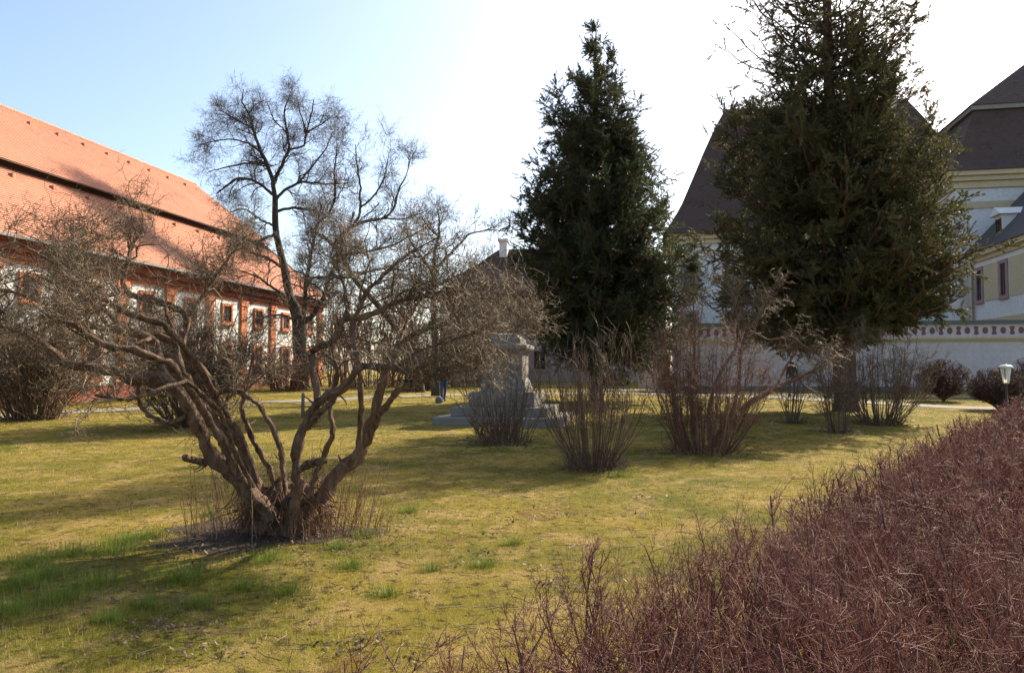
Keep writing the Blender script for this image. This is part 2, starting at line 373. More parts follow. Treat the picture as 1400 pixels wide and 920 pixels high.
def strip(name, cpts, width, mat, lift=0.012, n=60):
    P = resample(np.array(cpts)[:, :2], n)
    T = norm(np.gradient(P, axis=0)); Nn = np.stack([-T[:, 1], T[:, 0]], 1)
    wv = width / 2 * (1 + 0.06 * np.sin(np.arange(n) * 1.7) + 0.05 * rng.normal(size=n))
    cols = []
    for k in (-1, -0.33, 0.33, 1):
        q = P + Nn * (wv[:, None] * k); cols.append(np.stack([q[:, 0], q[:, 1], gz(q[:, 0], q[:, 1]) + lift], 1))
    V = np.stack(cols, 1).reshape(-1, 3); ii = np.arange(len(V)).reshape(n, 4)
    fc = np.stack([ii[:-1, :-1], ii[1:, :-1], ii[1:, 1:], ii[:-1, 1:]], -1).reshape(-1, 4)
    return tag(link(name, mesh_np(name, V, [fc]), mat), kind='structure')
strip('path', [gnd(*p) for p in ((-260, 585), (-100, 576), (0, 569), (88, 564), (223, 557), (360, 550), (518, 543), (640, 539), (760, 538), (880, 537.5))], 1.45, M['path'])
strip('path', [gnd(*p) for p in ((880, 538), (980, 541), (1100, 545.5), (1200, 551), (1290, 556.5), (1380, 559), (1500, 561), (1650, 565))], 1.7, M['path'], 0.016)
strip('pavement', [gnd(*p) for p in ((820, 533), (1000, 537), (1200, 541), (1400, 545), (1600, 548))], 1.5, M['path'], 0.020)

# ------------------------------------------------------------------ long building with the red roof
LB = thing('monastery_range', 'long white building with orange pilasters and two-tier red tiled roof', 'building', (-16, 48, 0), -GA)
z0 = 0.2
boxes('wall', [(-15.6, 0, -36, 9.3, z0, 6.9)], M['white_wall'], LB)
boxes('plinth', [(-15.7, .10, -36.1, 9.4, z0, 1.0)], M['redbrown'], LB)
boxes('cornice', [(-15.9, .16, -36, 9.45, 6.02, 6.32), (-16.0, .36, -36.05, 9.6, 6.322, 6.62), (-16.1, .50, -36.1, 9.75, 6.622, 6.86)], M['redbrown'], LB)
boxes('frieze', [(-15.7, .06, -36, 9.36, 5.86, 6.02)], M['orange'], LB)
for k in range(-6, 7):
    tt = -12.36 + 3.58 * k
    if tt > 9.3: continue
    boxes('pilaster', [(0, .12, tt - .32, tt + .32, 1.15, 5.86), (0, .17, tt - .40, tt + .40, 5.55, 5.858), (0, .17, tt - .40, tt + .40, 1.15, 1.5)], M['orange'], LB)
    if k < 6:
        window(LB, 'x', (0, tt + 1.79, 4.95), .80, .92, .15, 'orange', 1, True, (1, 1))
        window(LB, 'x', (0, tt + 1.79, 2.25), .86, 1.75, .16, 'orange', 1, True, (1, 2))
# tiled roof: every course is a real lip
def courses(name, x_a, z_a, x_b, z_b, yfun, mat, parent, course=0.17, lip=0.022):
    L = math.hypot(x_b - x_a, z_b - z_a); n = int(L / course); V = []; Fc = []
    nxv, nzv = -(z_b - z_a) / L, (x_b - x_a) / L
    if nzv < 0: nxv, nzv = -nxv, -nzv
    for i in range(n):
        f0, f1 = i / n, (i + 1) / n
        pa = (x_a + (x_b - x_a) * f0 + nxv * lip, z_a + (z_b - z_a) * f0 + nzv * lip); pb = (x_a + (x_b - x_a) * f1, z_a + (z_b - z_a) * f1)
        pc = (x_a + (x_b - x_a) * f0, z_a + (z_b - z_a) * f0)
        a0, a1 = yfun(pa[1]); b0, b1 = yfun(pb[1]); k = len(V)
        V += [(pc[0], a0, pc[1]), (pc[0], a1, pc[1]), (pa[0], a0, pa[1]), (pa[0], a1, pa[1]), (pb[0], b0, pb[1]), (pb[0], b1, pb[1])]
        Fc += [(k, k + 1, k + 3, k + 2), (k + 2, k + 3, k + 5, k + 4)]
    return poly(name, V, Fc, mat, parent)
def yf(z): return (-36.5, 9.95 + (5.2 - 9.95) * (z - 6.8) / 8.2)
roof = courses('roof', .62, 6.80, -3.50, 10.62, yf, M['tile_red'], LB)
courses('upper_roof', -3.08, 10.84, -7.9, 15.05, yf, M['tile_red'], LB)
courses('rear_roof', -16.4, 6.8, -7.9, 15.0, yf, M['tile_red'], LB, 0.5)
boxes('roof_band', [(-12.2, -3.52, -36.4, 7.30, 10.2, 11.2)], M['darkwood'], LB)
poly('upper_eave', [(-3.08, -36.5, 10.83), (-3.08, yf(10.8)[1], 10.83), (-4.0, yf(11.0)[1], 11.0), (-4.0, -36.5, 11.0), (-3.08, -36.5, 10.78), (-3.08, yf(10.78)[1], 10.78)], [(0, 1, 2, 3), (4, 5, 1, 0)], M['darkwood'], LB)
poly('hip_end', [(.62, 9.95, 6.8), (-16.4, 9.95, 6.8), (-7.9, 5.2, 15.0)], [(0, 1, 2)], M['tile_red'], LB)
boxes('gutter', [(.60, .74, -36.5, 10.0, 6.72, 6.84)], M['zinc'], LB)
nr = 90; Vr = []
rp = NB(); P = np.stack([np.full(nr, -7.9), np.linspace(-36.5, 5.3, nr), np.full(nr, 15.0) + .02 * (np.arange(nr) % 2)], 1)[None]
rp.tubes(P, np.full((1, nr), .13), 6); rp.build('ridge_tiles', M['tile_red'], LB)
for i in range(22):
    f = .9; yv = -35 + i * 1.9
    if yv < 4.5: boxes('roof_vent', [(-7.30, -7.02, yv - .12, yv + .12, 14.25, 14.50)], M['tile_red'], LB)
for i in range(16):
    yv = -34 + i * 2.3
    if yv < 6: boxes('roof_vent', [(-3.15, -2.85, yv - .12, yv + .12, 10.0, 10.26)], M['tile_red'], LB)

# ------------------------------------------------------------------ house in the middle
HO = thing('steep_roofed_house', 'house with dark brown hipped roof and a white chimney behind the monument', 'house', (-1.2, 60, float(gz(0, 60))), -GA)
boxes('wall', [(-4.6, 13, 0, 9, -.5, 6.2)], M['dull_wall'], HO)
boxes('cornice', [(-4.8, 13.2, -.2, 9.2, 6.2, 6.5)], M['cream'], HO)
hr = poly('roof', [(-5.3, -.7, 6.5), (13.6, -.7, 6.5), (13.6, 9.7, 6.5), (-5.3, 9.7, 6.5), (-.8, 4.5, 11.0), (11.5, 4.5, 11.0)], [(0, 1, 5, 4), (1, 2, 5), (2, 3, 4, 5), (3, 0, 4), (3, 2, 1, 0)], M['tile_brown'], HO)
boxes('chimney', [(-.55, .10, 3.6, 4.3, 9.8, 11.55), (-.66, .21, 3.49, 4.41, 11.55, 11.75)], M['whitepaint'], hr)
for i in range(5):
    window(HO, 'y', (-3 + i * 3.2, 0, 4.4), .9, 1.4, .14, 'pinkstone', 1)
    window(HO, 'y', (-3 + i * 3.2, 0, 1.6), .9, 1.4, .14, 'pinkstone', 1)

# ------------------------------------------------------------------ steep-roofed convent church behind the conifers
p0 = at(922, 507, 70); AL = 27.0
CA = thing('convent_church', 'tall white building with steep flared dark brown roof rising behind the two conifers', 'church', (p0[0], 70, float(gz(0, 70))), -GA)
zb = float(gz(0, 70))
boxes('wall', [(0, AL, 0, 12, -1, 13.2 - zb)], M['white_wall'], CA)
boxes('cornice', [(-.25, AL + .25, -.25, 12.25, 13.2 - zb, 13.6 - zb), (-.5, AL + .5, -.5, 12.5, 13.602 - zb, 14.1 - zb)], M['cream'], CA)
boxes('string_course', [(-.06, AL + .06, -.06, 12.06, 12.3 - zb, 12.55 - zb)], M['cream'], CA)
prof = [(-1.0, 14.1), (-.1, 15.3), (.9, 17.1), (2.0, 19.6), (3.2, 22.4), (4.5, 25.2), (5.6, 27.2)]
V = []; Fc = []
for (s, z) in prof:
    V += [(s * .92, s, z - zb), (AL - s * .92, s, z - zb), (AL - s * .92, 12 - s, z - zb), (s * .92, 12 - s, z - zb)]
for j in range(len(prof) - 1):
    for i in range(4): Fc.append((4 * j + i, 4 * j + (i + 1) % 4, 4 * j + 4 + (i + 1) % 4, 4 * j + 4 + i))
Fc.append(tuple(4 * (len(prof) - 1) + i for i in range(4))); Fc.append((3, 2, 1, 0))
rA = poly('roof', V, Fc, M['tile_brown'], CA)
boxes('ridge_cap', [(5.0, AL - 5.0, 5.75, 6.25, 27.2 - zb, 27.4 - zb)], M['zinc'], rA)
lathe('finial', [(.12, 0), (.16, .2), (.05, .4), (.14, .65), (.02, 1.1)], M['zinc'], rA, 8, (5.2, 6, 27.3 - zb))
boxes('chimney', [(AL - 7.2, AL - 6.2, 5.2, 6.4, 26 - zb, 28.8 - zb)], M['cream'], rA)
for i in range(7):
    window(CA, 'y', (1.3 + i * 3.9, 0, 10.0 - zb + .6), 1.25, 2.6, .28, 'pinkstone', 1, True, (1, 3))
    if i < 6: window(CA, 'y', (1.3 + i * 3.9, 0, 5.2 - zb + .4), 1.25, 2.4, .28, 'pinkstone', 1, True, (1, 3))
window(CA, 'y', (23.0, 0, 7.0 - zb), 1.7, 1.5, .25, 'pinkstone', 1, True, (1, 1))

# ------------------------------------------------------------------ taller block with broken hipped roof
p0 = at(1307, 507, 56); zb = float(gz(32, 56))
CB = thing('abbey_block', 'tall white block with cream cornice under a two-stage brown hipped roof', 'building', (p0[0], 56, zb), -GA)
BX, BY = 22, 24
boxes('wall', [(.5, BX, .5, BY, -1, 15.6 - zb)], M['white_wall'], CB)
boxes('cornice', [(.3, BX, .3, BY, 15.1 - zb, 15.601 - zb), (.05, BX, .05, BY, 15.602 - zb, 15.95 - zb), (-.2, BX, -.2, BY, 15.952 - zb, 16.3 - zb)], M['cream'], CB)
boxes('string_course', [(.42, BX, .42, BY, 13.6 - zb, 14.1 - zb)], M['cream'], CB)
V = []; Fc = []
prof = [(-.35, 16.3), (.5, 17.2), (1.6, 19.4), (2.7, 21.6)]
for (s, z) in prof: V += [(s, s, z - zb), (BX, s, z - zb), (BX, BY - s, z - zb), (s, BY - s, z - zb)]
for j in range(3):
    for i in range(4): Fc.append((4 * j + i, 4 * j + (i + 1) % 4, 4 * j + 4 + (i + 1) % 4, 4 * j + 4 + i))
Fc += [(3, 2, 1, 0), (12, 13, 14, 15)]
rB = poly('roof', V, Fc, M['tile_brown'], CB)
boxes('roof_break', [(2.45, BX, 2.45, BY - 2.5, 21.6 - zb, 21.95 - zb)], M['zinc'], rB)
poly('upper_roof', [(2.3, 2.3, 21.95 - zb), (BX, 2.3, 21.95 - zb), (BX, BY - 2.3, 21.95 - zb), (2.3, BY - 2.3, 21.95 - zb), (7.6, 6.0, 26.1 - zb), (BX, 6.0, 26.1 - zb), (BX, BY - 6.0, 26.1 - zb), (7.6, BY - 6.0, 26.1 - zb)],
     [(0, 1, 5, 4), (2, 3, 7, 6), (3, 0, 4, 7), (4, 5, 6, 7), (3, 2, 1, 0)], M['tile_brown'], rB)
window(CB, 'x', (.5, 3.0, 9.0 - zb), 1.1, 2.4, .26, 'pinkstone', -1, True, (1, 3))
window(CB, 'x', (.5, 7.5, 9.0 - zb), 1.1, 2.4, .26, 'pinkstone', -1, True, (1, 3))

# ------------------------------------------------------------------ lower wing running towards the camera on the right
p0 = at(1325, 507, 56); zb = float(gz(33, 56))
CW = thing('abbey_wing', 'lower wing with slate roof, small dormer and yellow panels between its windows', 'building', (p0[0], 55.6, zb), -GA)
LW = 15.0
boxes('wall', [(0, 9, -LW, 0, -1, 9.3 - zb)], M['white_wall'], CW)
boxes('cornice', [(-.15, 9, -LW, 0, 9.3 - zb, 9.6 - zb), (-.4, 9, -LW - .1, -.02, 9.602 - zb, 9.95 - zb)], M['cream'], CW)
boxes('string_course', [(-.12, 9, -LW, -.01, 4.6 - zb, 5.2 - zb)], M['cream'], CW)
boxes('corner_pilaster', [(-.10, .5, -.75, -.03, -1, 9.298 - zb)], M['cream'], CW)
wr = poly('roof', [(-.55, -LW - .2, 9.95 - zb), (-.55, 0, 9.95 - zb), (4.5, 0, 15.4 - zb), (4.5, -LW - .2, 15.4 - zb), (9.5, 0, 9.95 - zb), (9.5, -LW - .2, 9.95 - zb)], [(0, 3, 2, 1), (2, 3, 5, 4), (0, 1, 4, 5), (0, 5, 3), (1, 2, 4)], M['tile_grey'], CW)
for k, yv in enumerate((-1.75, -5.6, -9.45, -13.3)):
    window(CW, 'x', (0, yv, 7.65 - zb), .80, 2.1, .24, 'pinkstone', -1, True, (1, 3))
    if k < 4: boxes('panel', [(-.05, 0, yv - 3.0, yv - .85, 6.45 - zb, 8.95 - zb)], M['yellow'], CW)
nb = NB(); nb.tubes(np.array([[[-.20, -.9, 9.3 - zb], [-.20, -.9, 4.0 - zb], [-.20, -.9, -.5]]]), np.full((1, 3), .06), 8); nb.build('downpipe', M['zinc'], CW)
# dormer
dm = boxes('dormer', [(.55, 3.2, -4.3, -3.1, 10.6 - zb, 12.25 - zb)], M['whitepaint'], wr)
poly('dormer_roof', [(.25, -4.55, 12.2 - zb), (.25, -2.85, 12.2 - zb), (3.6, -2.85, 12.2 - zb), (3.6, -4.55, 12.2 - zb), (.25, -3.7, 12.75 - zb), (3.6, -3.7, 12.75 - zb)], [(0, 4, 5, 3), (4, 1, 2, 5), (0, 1, 4), (2, 3, 5), (3, 2, 1, 0)], M['whitepaint'], dm)
boxes('dormer_pane', [(.50, .56, -4.0, -3.4, 11.0 - zb, 11.95 - zb)], M['glass'], dm)
boxes('dormer_sash', [(.46, .505, -3.73, -3.67, 11.0 - zb, 11.95 - zb), (.46, .504, -4.0, -3.4, 11.45 - zb, 11.50 - zb), (.46, .51, -4.08, -4.0, 10.95 - zb, 12.0 - zb), (.46, .51, -3.4, -3.32, 10.95 - zb, 12.0 - zb)], M['sash'], dm)

# ------------------------------------------------------------------ court wall with painted balustrade
WA = thing('court_wall', 'white court wall with green coping and a balustrade band of red ovals', 'wall', (22.1, 42.6, 0), -GA)
x0, x1 = -12.6, 17.0
boxes('wall_face', [(x0, x1, 0, .45, .2, 3.28)], M['pink_wall'], WA)
boxes('base_course', [(x0, x1, -.10, 0, .2, .78)], M['stone'], WA)
boxes('cornice', [(x0, x1, -.10, .5, 3.28, 3.38), (x0, x1, -.18, .5, 3.382, 3.50)], M['cream'], WA)
boxes('balustrade', [(x0, x1, 0.02, .40, 3.50, 4.22)], M['pink_wall'], WA)
boxes('coping', [(x0, x1, -.14, .55, 4.22, 4.30), (x0, x1, -.09, .5, 4.302, 4.42)], M['copper'], WA)
def disc_mesh(fn, n=20):
    V = []; 
    for y in (0.02, -0.025):
        for i in range(n): u, w = fn(2 * math.pi * i / n); V.append((u, y, w))
    Fc = [tuple(range(n, 2 * n))] + [(i, (i + 1) % n, n + (i + 1) % n, n + i) for i in range(n)]
    me = bpy.data.meshes.new('oval_panel'); me.from_pydata(V, [], Fc); me.materials.append(M['oxide']); return me
ov = disc_mesh(lambda a: (.135 * math.cos(a), .185 * math.sin(a)))
lob = disc_mesh(lambda a: ((.115 - .055 * math.exp(-(math.sin(a) * 3.2) ** 2)) * (1 if math.cos(a) > 0 else -1) * min(1, abs(math.cos(a)) * 2.2), .23 * math.sin(a)), 24)
k = 0; xx = x0 + .4
while xx < x1 - .2:
    o = link('oval_panel' if k % 2 == 0 else 'baluster_panel', ov if k % 2 == 0 else lob, None, WA); o.location = (xx, .02, 3.86); xx += .445; k += 1
# gate pier at its end and the plain garden wall beyond
GP = thing('gate_pier', 'orange plastered gate pier at the end of the white court wall', 'gate pier', tuple(np.array([22.1, 42.6, 0]) + GU * (-13.35)), -GA)
boxes('shaft', [(-.28, .28, -.1, .5, .2, 2.55)], M['orange'], GP); boxes('cap', [(-.36, .36, -.18, .58, 2.55, 2.72), (-.30, .30, -.12, .52, 2.72, 2.80)], M['cream'], GP)
GW = thing('garden_wall', 'short stub of whitish garden wall beside the orange gate pier', 'wall', tuple(np.array([22.1, 42.6, 0]) + GU * (-17.9) + GD * 2.0), -GA)
boxes('wall_face', [(2.95, 4.15, 0, .35, .1, 2.15)], M['pink_wall'], GW); boxes('coping', [(2.9, 4.2, -.06, .41, 2.15, 2.25)], M['stone'], GW)

# ================================================================== MONUMENT
pm = gnd(693, 583); MZ = pm[2]
MO = thing('stone_monument', 'weathered grey stone pedestal monument standing on broad steps in the lawn', 'monument', (pm[0], pm[1] + 1.6, MZ - .03), -GA)
boxes('step', [(-1.85, 1.85, -1.75, 1.75, -.1, .28)], M['stone'], MO, .025)
boxes('step', [(-1.42, 1.42, -1.35, 1.35, .27, .55)], M['stone'], MO, .025)
boxes('plinth', [(-.98, .98, -.98, .98, .55, .98)], M['stone'], MO, .03)
lathe('pedestal', [(.68, .97), (.68, 1.10), (.66, 1.14), (.63, 1.26), (.60, 1.34), (.56, 1.40), (.56, 2.12), (.60, 2.17), (.68, 2.22), (.72, 2.28), (.72, 2.36), (.60, 2.42)], M['stone'], MO, square=True)
lathe('upper_block', [(.50, 2.41), (.50, 2.55), (.42, 2.62), (.36, 2.70), (.22, 2.74)], M['stone'], MO, square=True)

# ================================================================== WOODY PLANTS
def pl(lst, D):
    """hand-traced limb: (px, py, depth offset, diameter px) -> points with radius"""
    out = []
    for (px, py, dz, dia) in lst:
        p = at(px, py, D + dz); out.append((*p, dia * 0.5 * (D + dz) / F))
    return np.array(out)

def limbs_to_arrays(limbs, K, gn=0.0):
    A = np.stack([resample(l, K) for l in limbs]); P = A[:, :, :3].copy(); R = A[:, :, 3].copy()
    if gn: P[:, 1:] += rng.normal(size=P[:, 1:].shape) * gn * R[:, 1:, None]
    return P, R

# ---- the gnarled old shrub on the lawn
D = 7.55
bs = gnd(385, 728); GS = thing('gnarled_shrub', 'old gnarled bare shrub with thick twisted limbs spreading from one stump', 'shrub', bs)
inv = np.array([-bs[0], -bs[1], -bs[2]])
LIM = [
 [(372,705,0,30),(340,674,-.1,30),(318,648,-.2,27),(292,626,-.3,25),(279,596,-.35,23),(266,566,-.4,22),(253,544,-.45,21),(231,522,-.5,20),(214,513,-.55,17),(188,516,-.6,17),(157,509,-.65,15),(118,500,-.7,13),(88,496,-.7,12),(66,474,-.7,10),(40,455,-.75,7),(-20,445,-.8,4)],
 [(236,526,-.48,14),(222,508,-.4,13),(217,490,-.3,13),(216,474,-.2,13),(205,463,-.15,15),(183,455,-.1,13),(149,450,0,12),(110,444,.1,10),(83,418,.1,8),(57,413,.15,7),(20,400,.2,5),(-40,390,.3,3)],
 [(375,700,.15,26),(353,670,.25,24),(336,618,.35,21),(310,579,.4,19),(296,531,.45,18),(275,505,.5,17),(249,474,.5,16),(227,463,.5,12),(196,459,.6,12),(170,448,.6,10),(140,420,.7,8),(104,408,.8,6),(60,380,.8,4)],
 [(247,476,.5,14),(253,457,.55,13),(257,437,.6,13),(250,427,.62,12),(236,420,.65,12),(210,411,.7,11),(179,405,.75,10),(168,387,.8,8),(172,365,.8,7),(177,345,.85,6),(186,325,.85,4),(196,312,.85,2)],
 [(172,400,.76,7),(140,405,.5,7),(115,408,.4,7),(98,385,.3,6),(96,358,.2,5),(97,335,.1,4),(99,310,.1,2)],
 [(262,560,-.4,8),(249,572,-.45,8),(227,579,-.5,8),(201,566,-.5,8),(188,544,-.5,8),(190,526,-.5,6),(196,508,-.45,4)],
 [(392,690,.1,11),(388,653,.15,10),(386,622,.2,10),(375,587,.2,9),(353,553,.25,8),(327,533,.3,7),(307,533,.3,6),(290,545,.3,3)],
 [(400,700,-.1,28),(410,661,-.15,21),(405,631,-.15,18),(410,596,-.2,18),(423,566,-.2,17),(444,544,-.25,15),(475,527,-.25,14),(488,505,-.3,13),(505,500,-.3,12),(540,503,-.3,10),(562,509,-.3,8),(595,492,-.3,6),(630,480,-.25,4),(660,470,-.2,2)],
 [(432,556,-.2,13),(433,540,-.1,12),(429,500,0,12),(427,477,.05,12),(440,472,.1,12),(457,468,.15,12),(467,450,.15,12),(466,437,.2,11),(492,433,.25,11),(518,427,.3,9),(540,413,.35,7),(600,400,.4,5),(660,396,.5,3)],
 [(467,440,.2,7),(478,420,.25,6),(470,390,.5,5),(460,365,.7,4),(470,335,.8,3),(465,310,.8,2)],
 [(410,712,.2,28),(427,692,.25,28),(457,653,.3,26),(483,626,.35,24),(501,596,.4,20),(514,557,.4,17),(523,522,.4,14),(527,505,.4,13),(540,479,.45,10),(565,455,.5,8),(610,440,.55,6),(680,425,.6,3)],
 [(490,618,.3,11),(492,587,.2,10),(494,544,.1,10),(492,513,.1,9),(484,474,.15,9),(482,440,.2,8),(500,400,.25,6),(530,370,.3,5),(560,345,.3,3),(600,325,.3,2)],
 [(318,648,-.1,16),(305,605,.0,15),(301,579,.05,14),(285,562,.1,12),(268,548,.1,11),(258,528,.1,12),(246,500,.12,12),(243,484,.15,10),(235,450,.2,6),(225,420,.25,3)],
 [(290,632,-.25,14),(270,630,-.3,12),(253,625,-.35,10),(249,623,-.36,4)],
 [(405,645,-.3,13),(425,633,-.35,13),(440,630,-.4,11),(446,631,-.42,4)],
 [(420,585,-.2,12),(440,562,-.3,11),(457,546,-.35,8),(462,538,-.36,2)],
 [(540,503,-.3,6),(570,480,-.5,5),(600,470,-.7,4),(650,455,-.9,3)],
 [(527,505,.4,8),(545,470,.7,6),(560,430,1.0,5),(590,390,1.2,3)],
 [(205,463,-.2,8),(170,475,-.8,6),(130,470,-1.1,5),(90,445,-1.3,3)],
 [(257,437,.6,8),(280,400,.8,6),(300,370,1.0,5),(330,330,1.2,2)],
 [(149,450,0,7),(130,420,-.3,6),(90,370,-.5,5),(40,340,-.6,3),(10,325,-.6,2)],
 [(540,413,.35,7),(600,402,.3,5),(650,405,.2,4),(690,418,.2,3),(715,436,.2,2)],
 [(330,655,-.25,16),(300,598,-.35,14),(270,548,-.6,12),(235,498,-.9,11),(190,480,-1.1,10),(140,472,-1.2,9),(95,442,-1.3,7),(55,432,-1.35,4)],
 [(352,660,.1,15),(330,600,.1,13),(300,550,0,12),(270,498,-.3,11),(225,442,-.5,10),(180,432,-.6,9),(130,402,-.7,7),(85,396,-.7,4)],
 [(470,645,.1,14),(503,600,0,12),(520,562,-.2,11),(548,532,-.4,9),(590,516,-.5,7),(635,506,-.6,4)],
 [(385,690,.2,12),(368,640,.3,10),(345,600,.4,9),(330,560,.5,8),(338,520,.6,6),(348,480,.7,3)],
 [(420,680,.1,12),(440,630,.2,10),(456,590,.2,9),(450,550,.3,8),(462,510,.3,7),(452,478,.3,4)],
 [(345,665,-.2,12),(318,612,-.4,10),(300,560,-.7,9),(255,520,-1.0,8),(215,535,-1.2,7),(170,548,-1.3,6),(130,540,-1.3,4)],
]
limbs = [pl(l, D) for l in LIM]
for l in limbs: l[:, 3] *= np.linspace(.66, .95, len(l))
for l in limbs: l[:, :3] += inv
P0, R0 = limbs_to_arrays(limbs, 40, 0.20); R0 = R0 * (1 + .16 * np.sin(np.arange(40)[None] * 1.3 + rng.random((len(R0), 1)) * 6) * rng.random(R0.shape) + .10 * rng.normal(size=R0.shape))
nb = NB(); nb.tubes(P0, R0, 13, rng.random(len(P0)) * .6, .11)
k1, k1r = grow(P0, R0, 7, .06, .8, .03, .20, (35, 80), .4, (0, 0, .15), 5, .34, .004, .2); nb.tubes(k1, k1r, 5)      # dead spurs and knots
nb.build('limbs', M['old_bark'], GS)
# stump: a lumpy burl where the limbs meet
from mathutils import noise as mn
bmm = bmesh.new(); bmesh.ops.create_icosphere(bmm, subdivisions=5, radius=1.0)
for v in bmm.verts:
    c = v.co.copy(); a = math.atan2(c.y, c.x)
    n = .30 * mn.noise(c * 1.7) + .22 * mn.noise(Vector((c.x * 4, c.y * 4, c.z * 1.5))) + .12 * mn.noise(Vector((c.x * 10, c.y * 10, c.z * 2.5))) + .06 * mn.noise(c * 16)
    flare = 1.0 + .55 * max(0, -c.z) ** 1.4
    v.co = Vector((c.x * .37 * flare * (1 + n), c.y * .30 * flare * (1 + n), .17 + c.z * .33 * (1 + n)))
me = bpy.data.meshes.new('stump'); bmm.to_mesh(me); bmm.free()
me.polygons.foreach_set('use_smooth', [True] * len(me.polygons)); stump = link('stump', me, M['old_bark'], GS); stump.location = (0.02, .05, 0)
# shredded bark strips and root fibres clinging to the stump
n = 240; a = rng.random(n) * 6.283; r1 = .30 + .12 * rng.random(n); zt = .10 + .45 * rng.random(n)
A_ = np.stack([np.cos(a) * r1 * 1.12 + .02, np.sin(a) * r1 * .95 + .05, zt], 1); d = norm(np.stack([np.cos(a) * .45, np.sin(a) * .4, -np.ones(n)], 1) + rng.normal(size=(n, 3)) * .35)
L_ = .12 + .30 * rng.random(n); Q = np.empty((n, 6, 3)); Q[:, 0] = A_
for k in range(1, 6): d = norm(d + rng.normal(size=(n, 3)) * .28); Q[:, k] = Q[:, k - 1] + d * (L_ / 5)[:, None]
Q[:, :, 2] = np.maximum(Q[:, :, 2], .015); nb = NB(); nb.tubes(Q, np.linspace(.007, .002, 6)[None] * (.4 + rng.random(n))[:, None], 4); tag(nb.build('bark_strips', M['shrub_red'], GS), kind='stuff')
cut = lathe('cut_face', [(.06, 0), (.068, .05), (.055, .062), (.0, .063)], M['soil'], GS, 12); cut.location = (.16, -.33, .34); cut.rotation_euler = (math.radians(70), 0, math.radians(18))
# branches and twigs
# per limb: (where along it branches start, how many)
SPR = [(.86,8),(.72,12),(.80,12),(.66,12),(.46,14),(.7,3),(.75,5),(.76,10),(.60,18),(.30,20),(.70,18),(.50,20),(.8,6),(1,0),(1,0),(1,0),(.3,14),(.3,18),(.4,10),(.3,18),(.35,17),(.4,20),(.82,7),(.82,7),(.75,6),(.7,6),(.75,6),(.8,6)]
pp, rr_ = [], []
for q, (t0_, n_) in enumerate(SPR):
    if n_:
        a_, b_ = grow(P0[q:q + 1], R0[q:q + 1], n_, t0_, 1.0, .35, 1.15, (25, 75), .42, (0, .14, .10), 9, .50, .0052, .3); pp.append(a_); rr_.append(b_)
P1, R1 = np.concatenate(pp), np.concatenate(rr_)
P2, R2 = grow(P1, R1, 8, .2, 1.0, .16, .52, (25, 80), .46, (0, 0, .04), 6, .6, .0034, .3)
P3, R3 = grow(P2, R2, 5, .15, 1.0, .09, .28, (25, 80), .48, (0, 0, .04), 4, .65, .0024, .3)
P4, R4 = grow(P3, R3, 2, .3, 1.0, .05, .15, (25, 80), .3, (0, 0, .02), 2, .8, .0018, .2)
nb = NB(); nb.tubes(P1, R1, 5); nb.tubes(P2, R2, 4); tag(nb.build('branches', M['old_twig'], GS), kind='stuff')
nb = NB(); nb.tubes(P3, R3, 3); nb.tubes(P4, R4, 3); tag(nb.build('twigs', M['old_twig'], GS), kind='stuff')
# suckers at the foot
n = 250; a = rng.random(n) * 2 * np.pi; rr = .12 + .62 * rng.random(n)
pos = np.stack([np.cos(a) * rr * 1.35 + np.where(np.cos(a) < 0, -.05, .1), np.sin(a) * rr * .7, np.zeros(n)], 1)
d = norm(np.stack([np.cos(a) * .16, np.sin(a) * .12, np.ones(n)], 1) + rng.normal(size=(n, 3)) * .10)
h = .2 + .75 * rng.random(n) ** 1.6; Q = np.empty((n, 6, 3)); Q[:, 0] = pos
for k in range(1, 6): d = norm(d + rng.normal(size=(n, 3)) * .07); Q[:, k] = Q[:, k - 1] + d * (h / 5)[:, None]
RQ = np.linspace(.0036, .0015, 6)[None] * (.7 + .6 * rng.random(n))[:, None]
S2, SR2 = grow(Q, RQ, 5, .3, 1, .05, .20, (20, 55), .15, (0, 0, .2), 3, .7, .0014)
nb = NB(); nb.tubes(Q, RQ, 4); nb.tubes(S2, SR2, 3); tag(nb.build('suckers', M['sucker'], GS), kind='stuff')

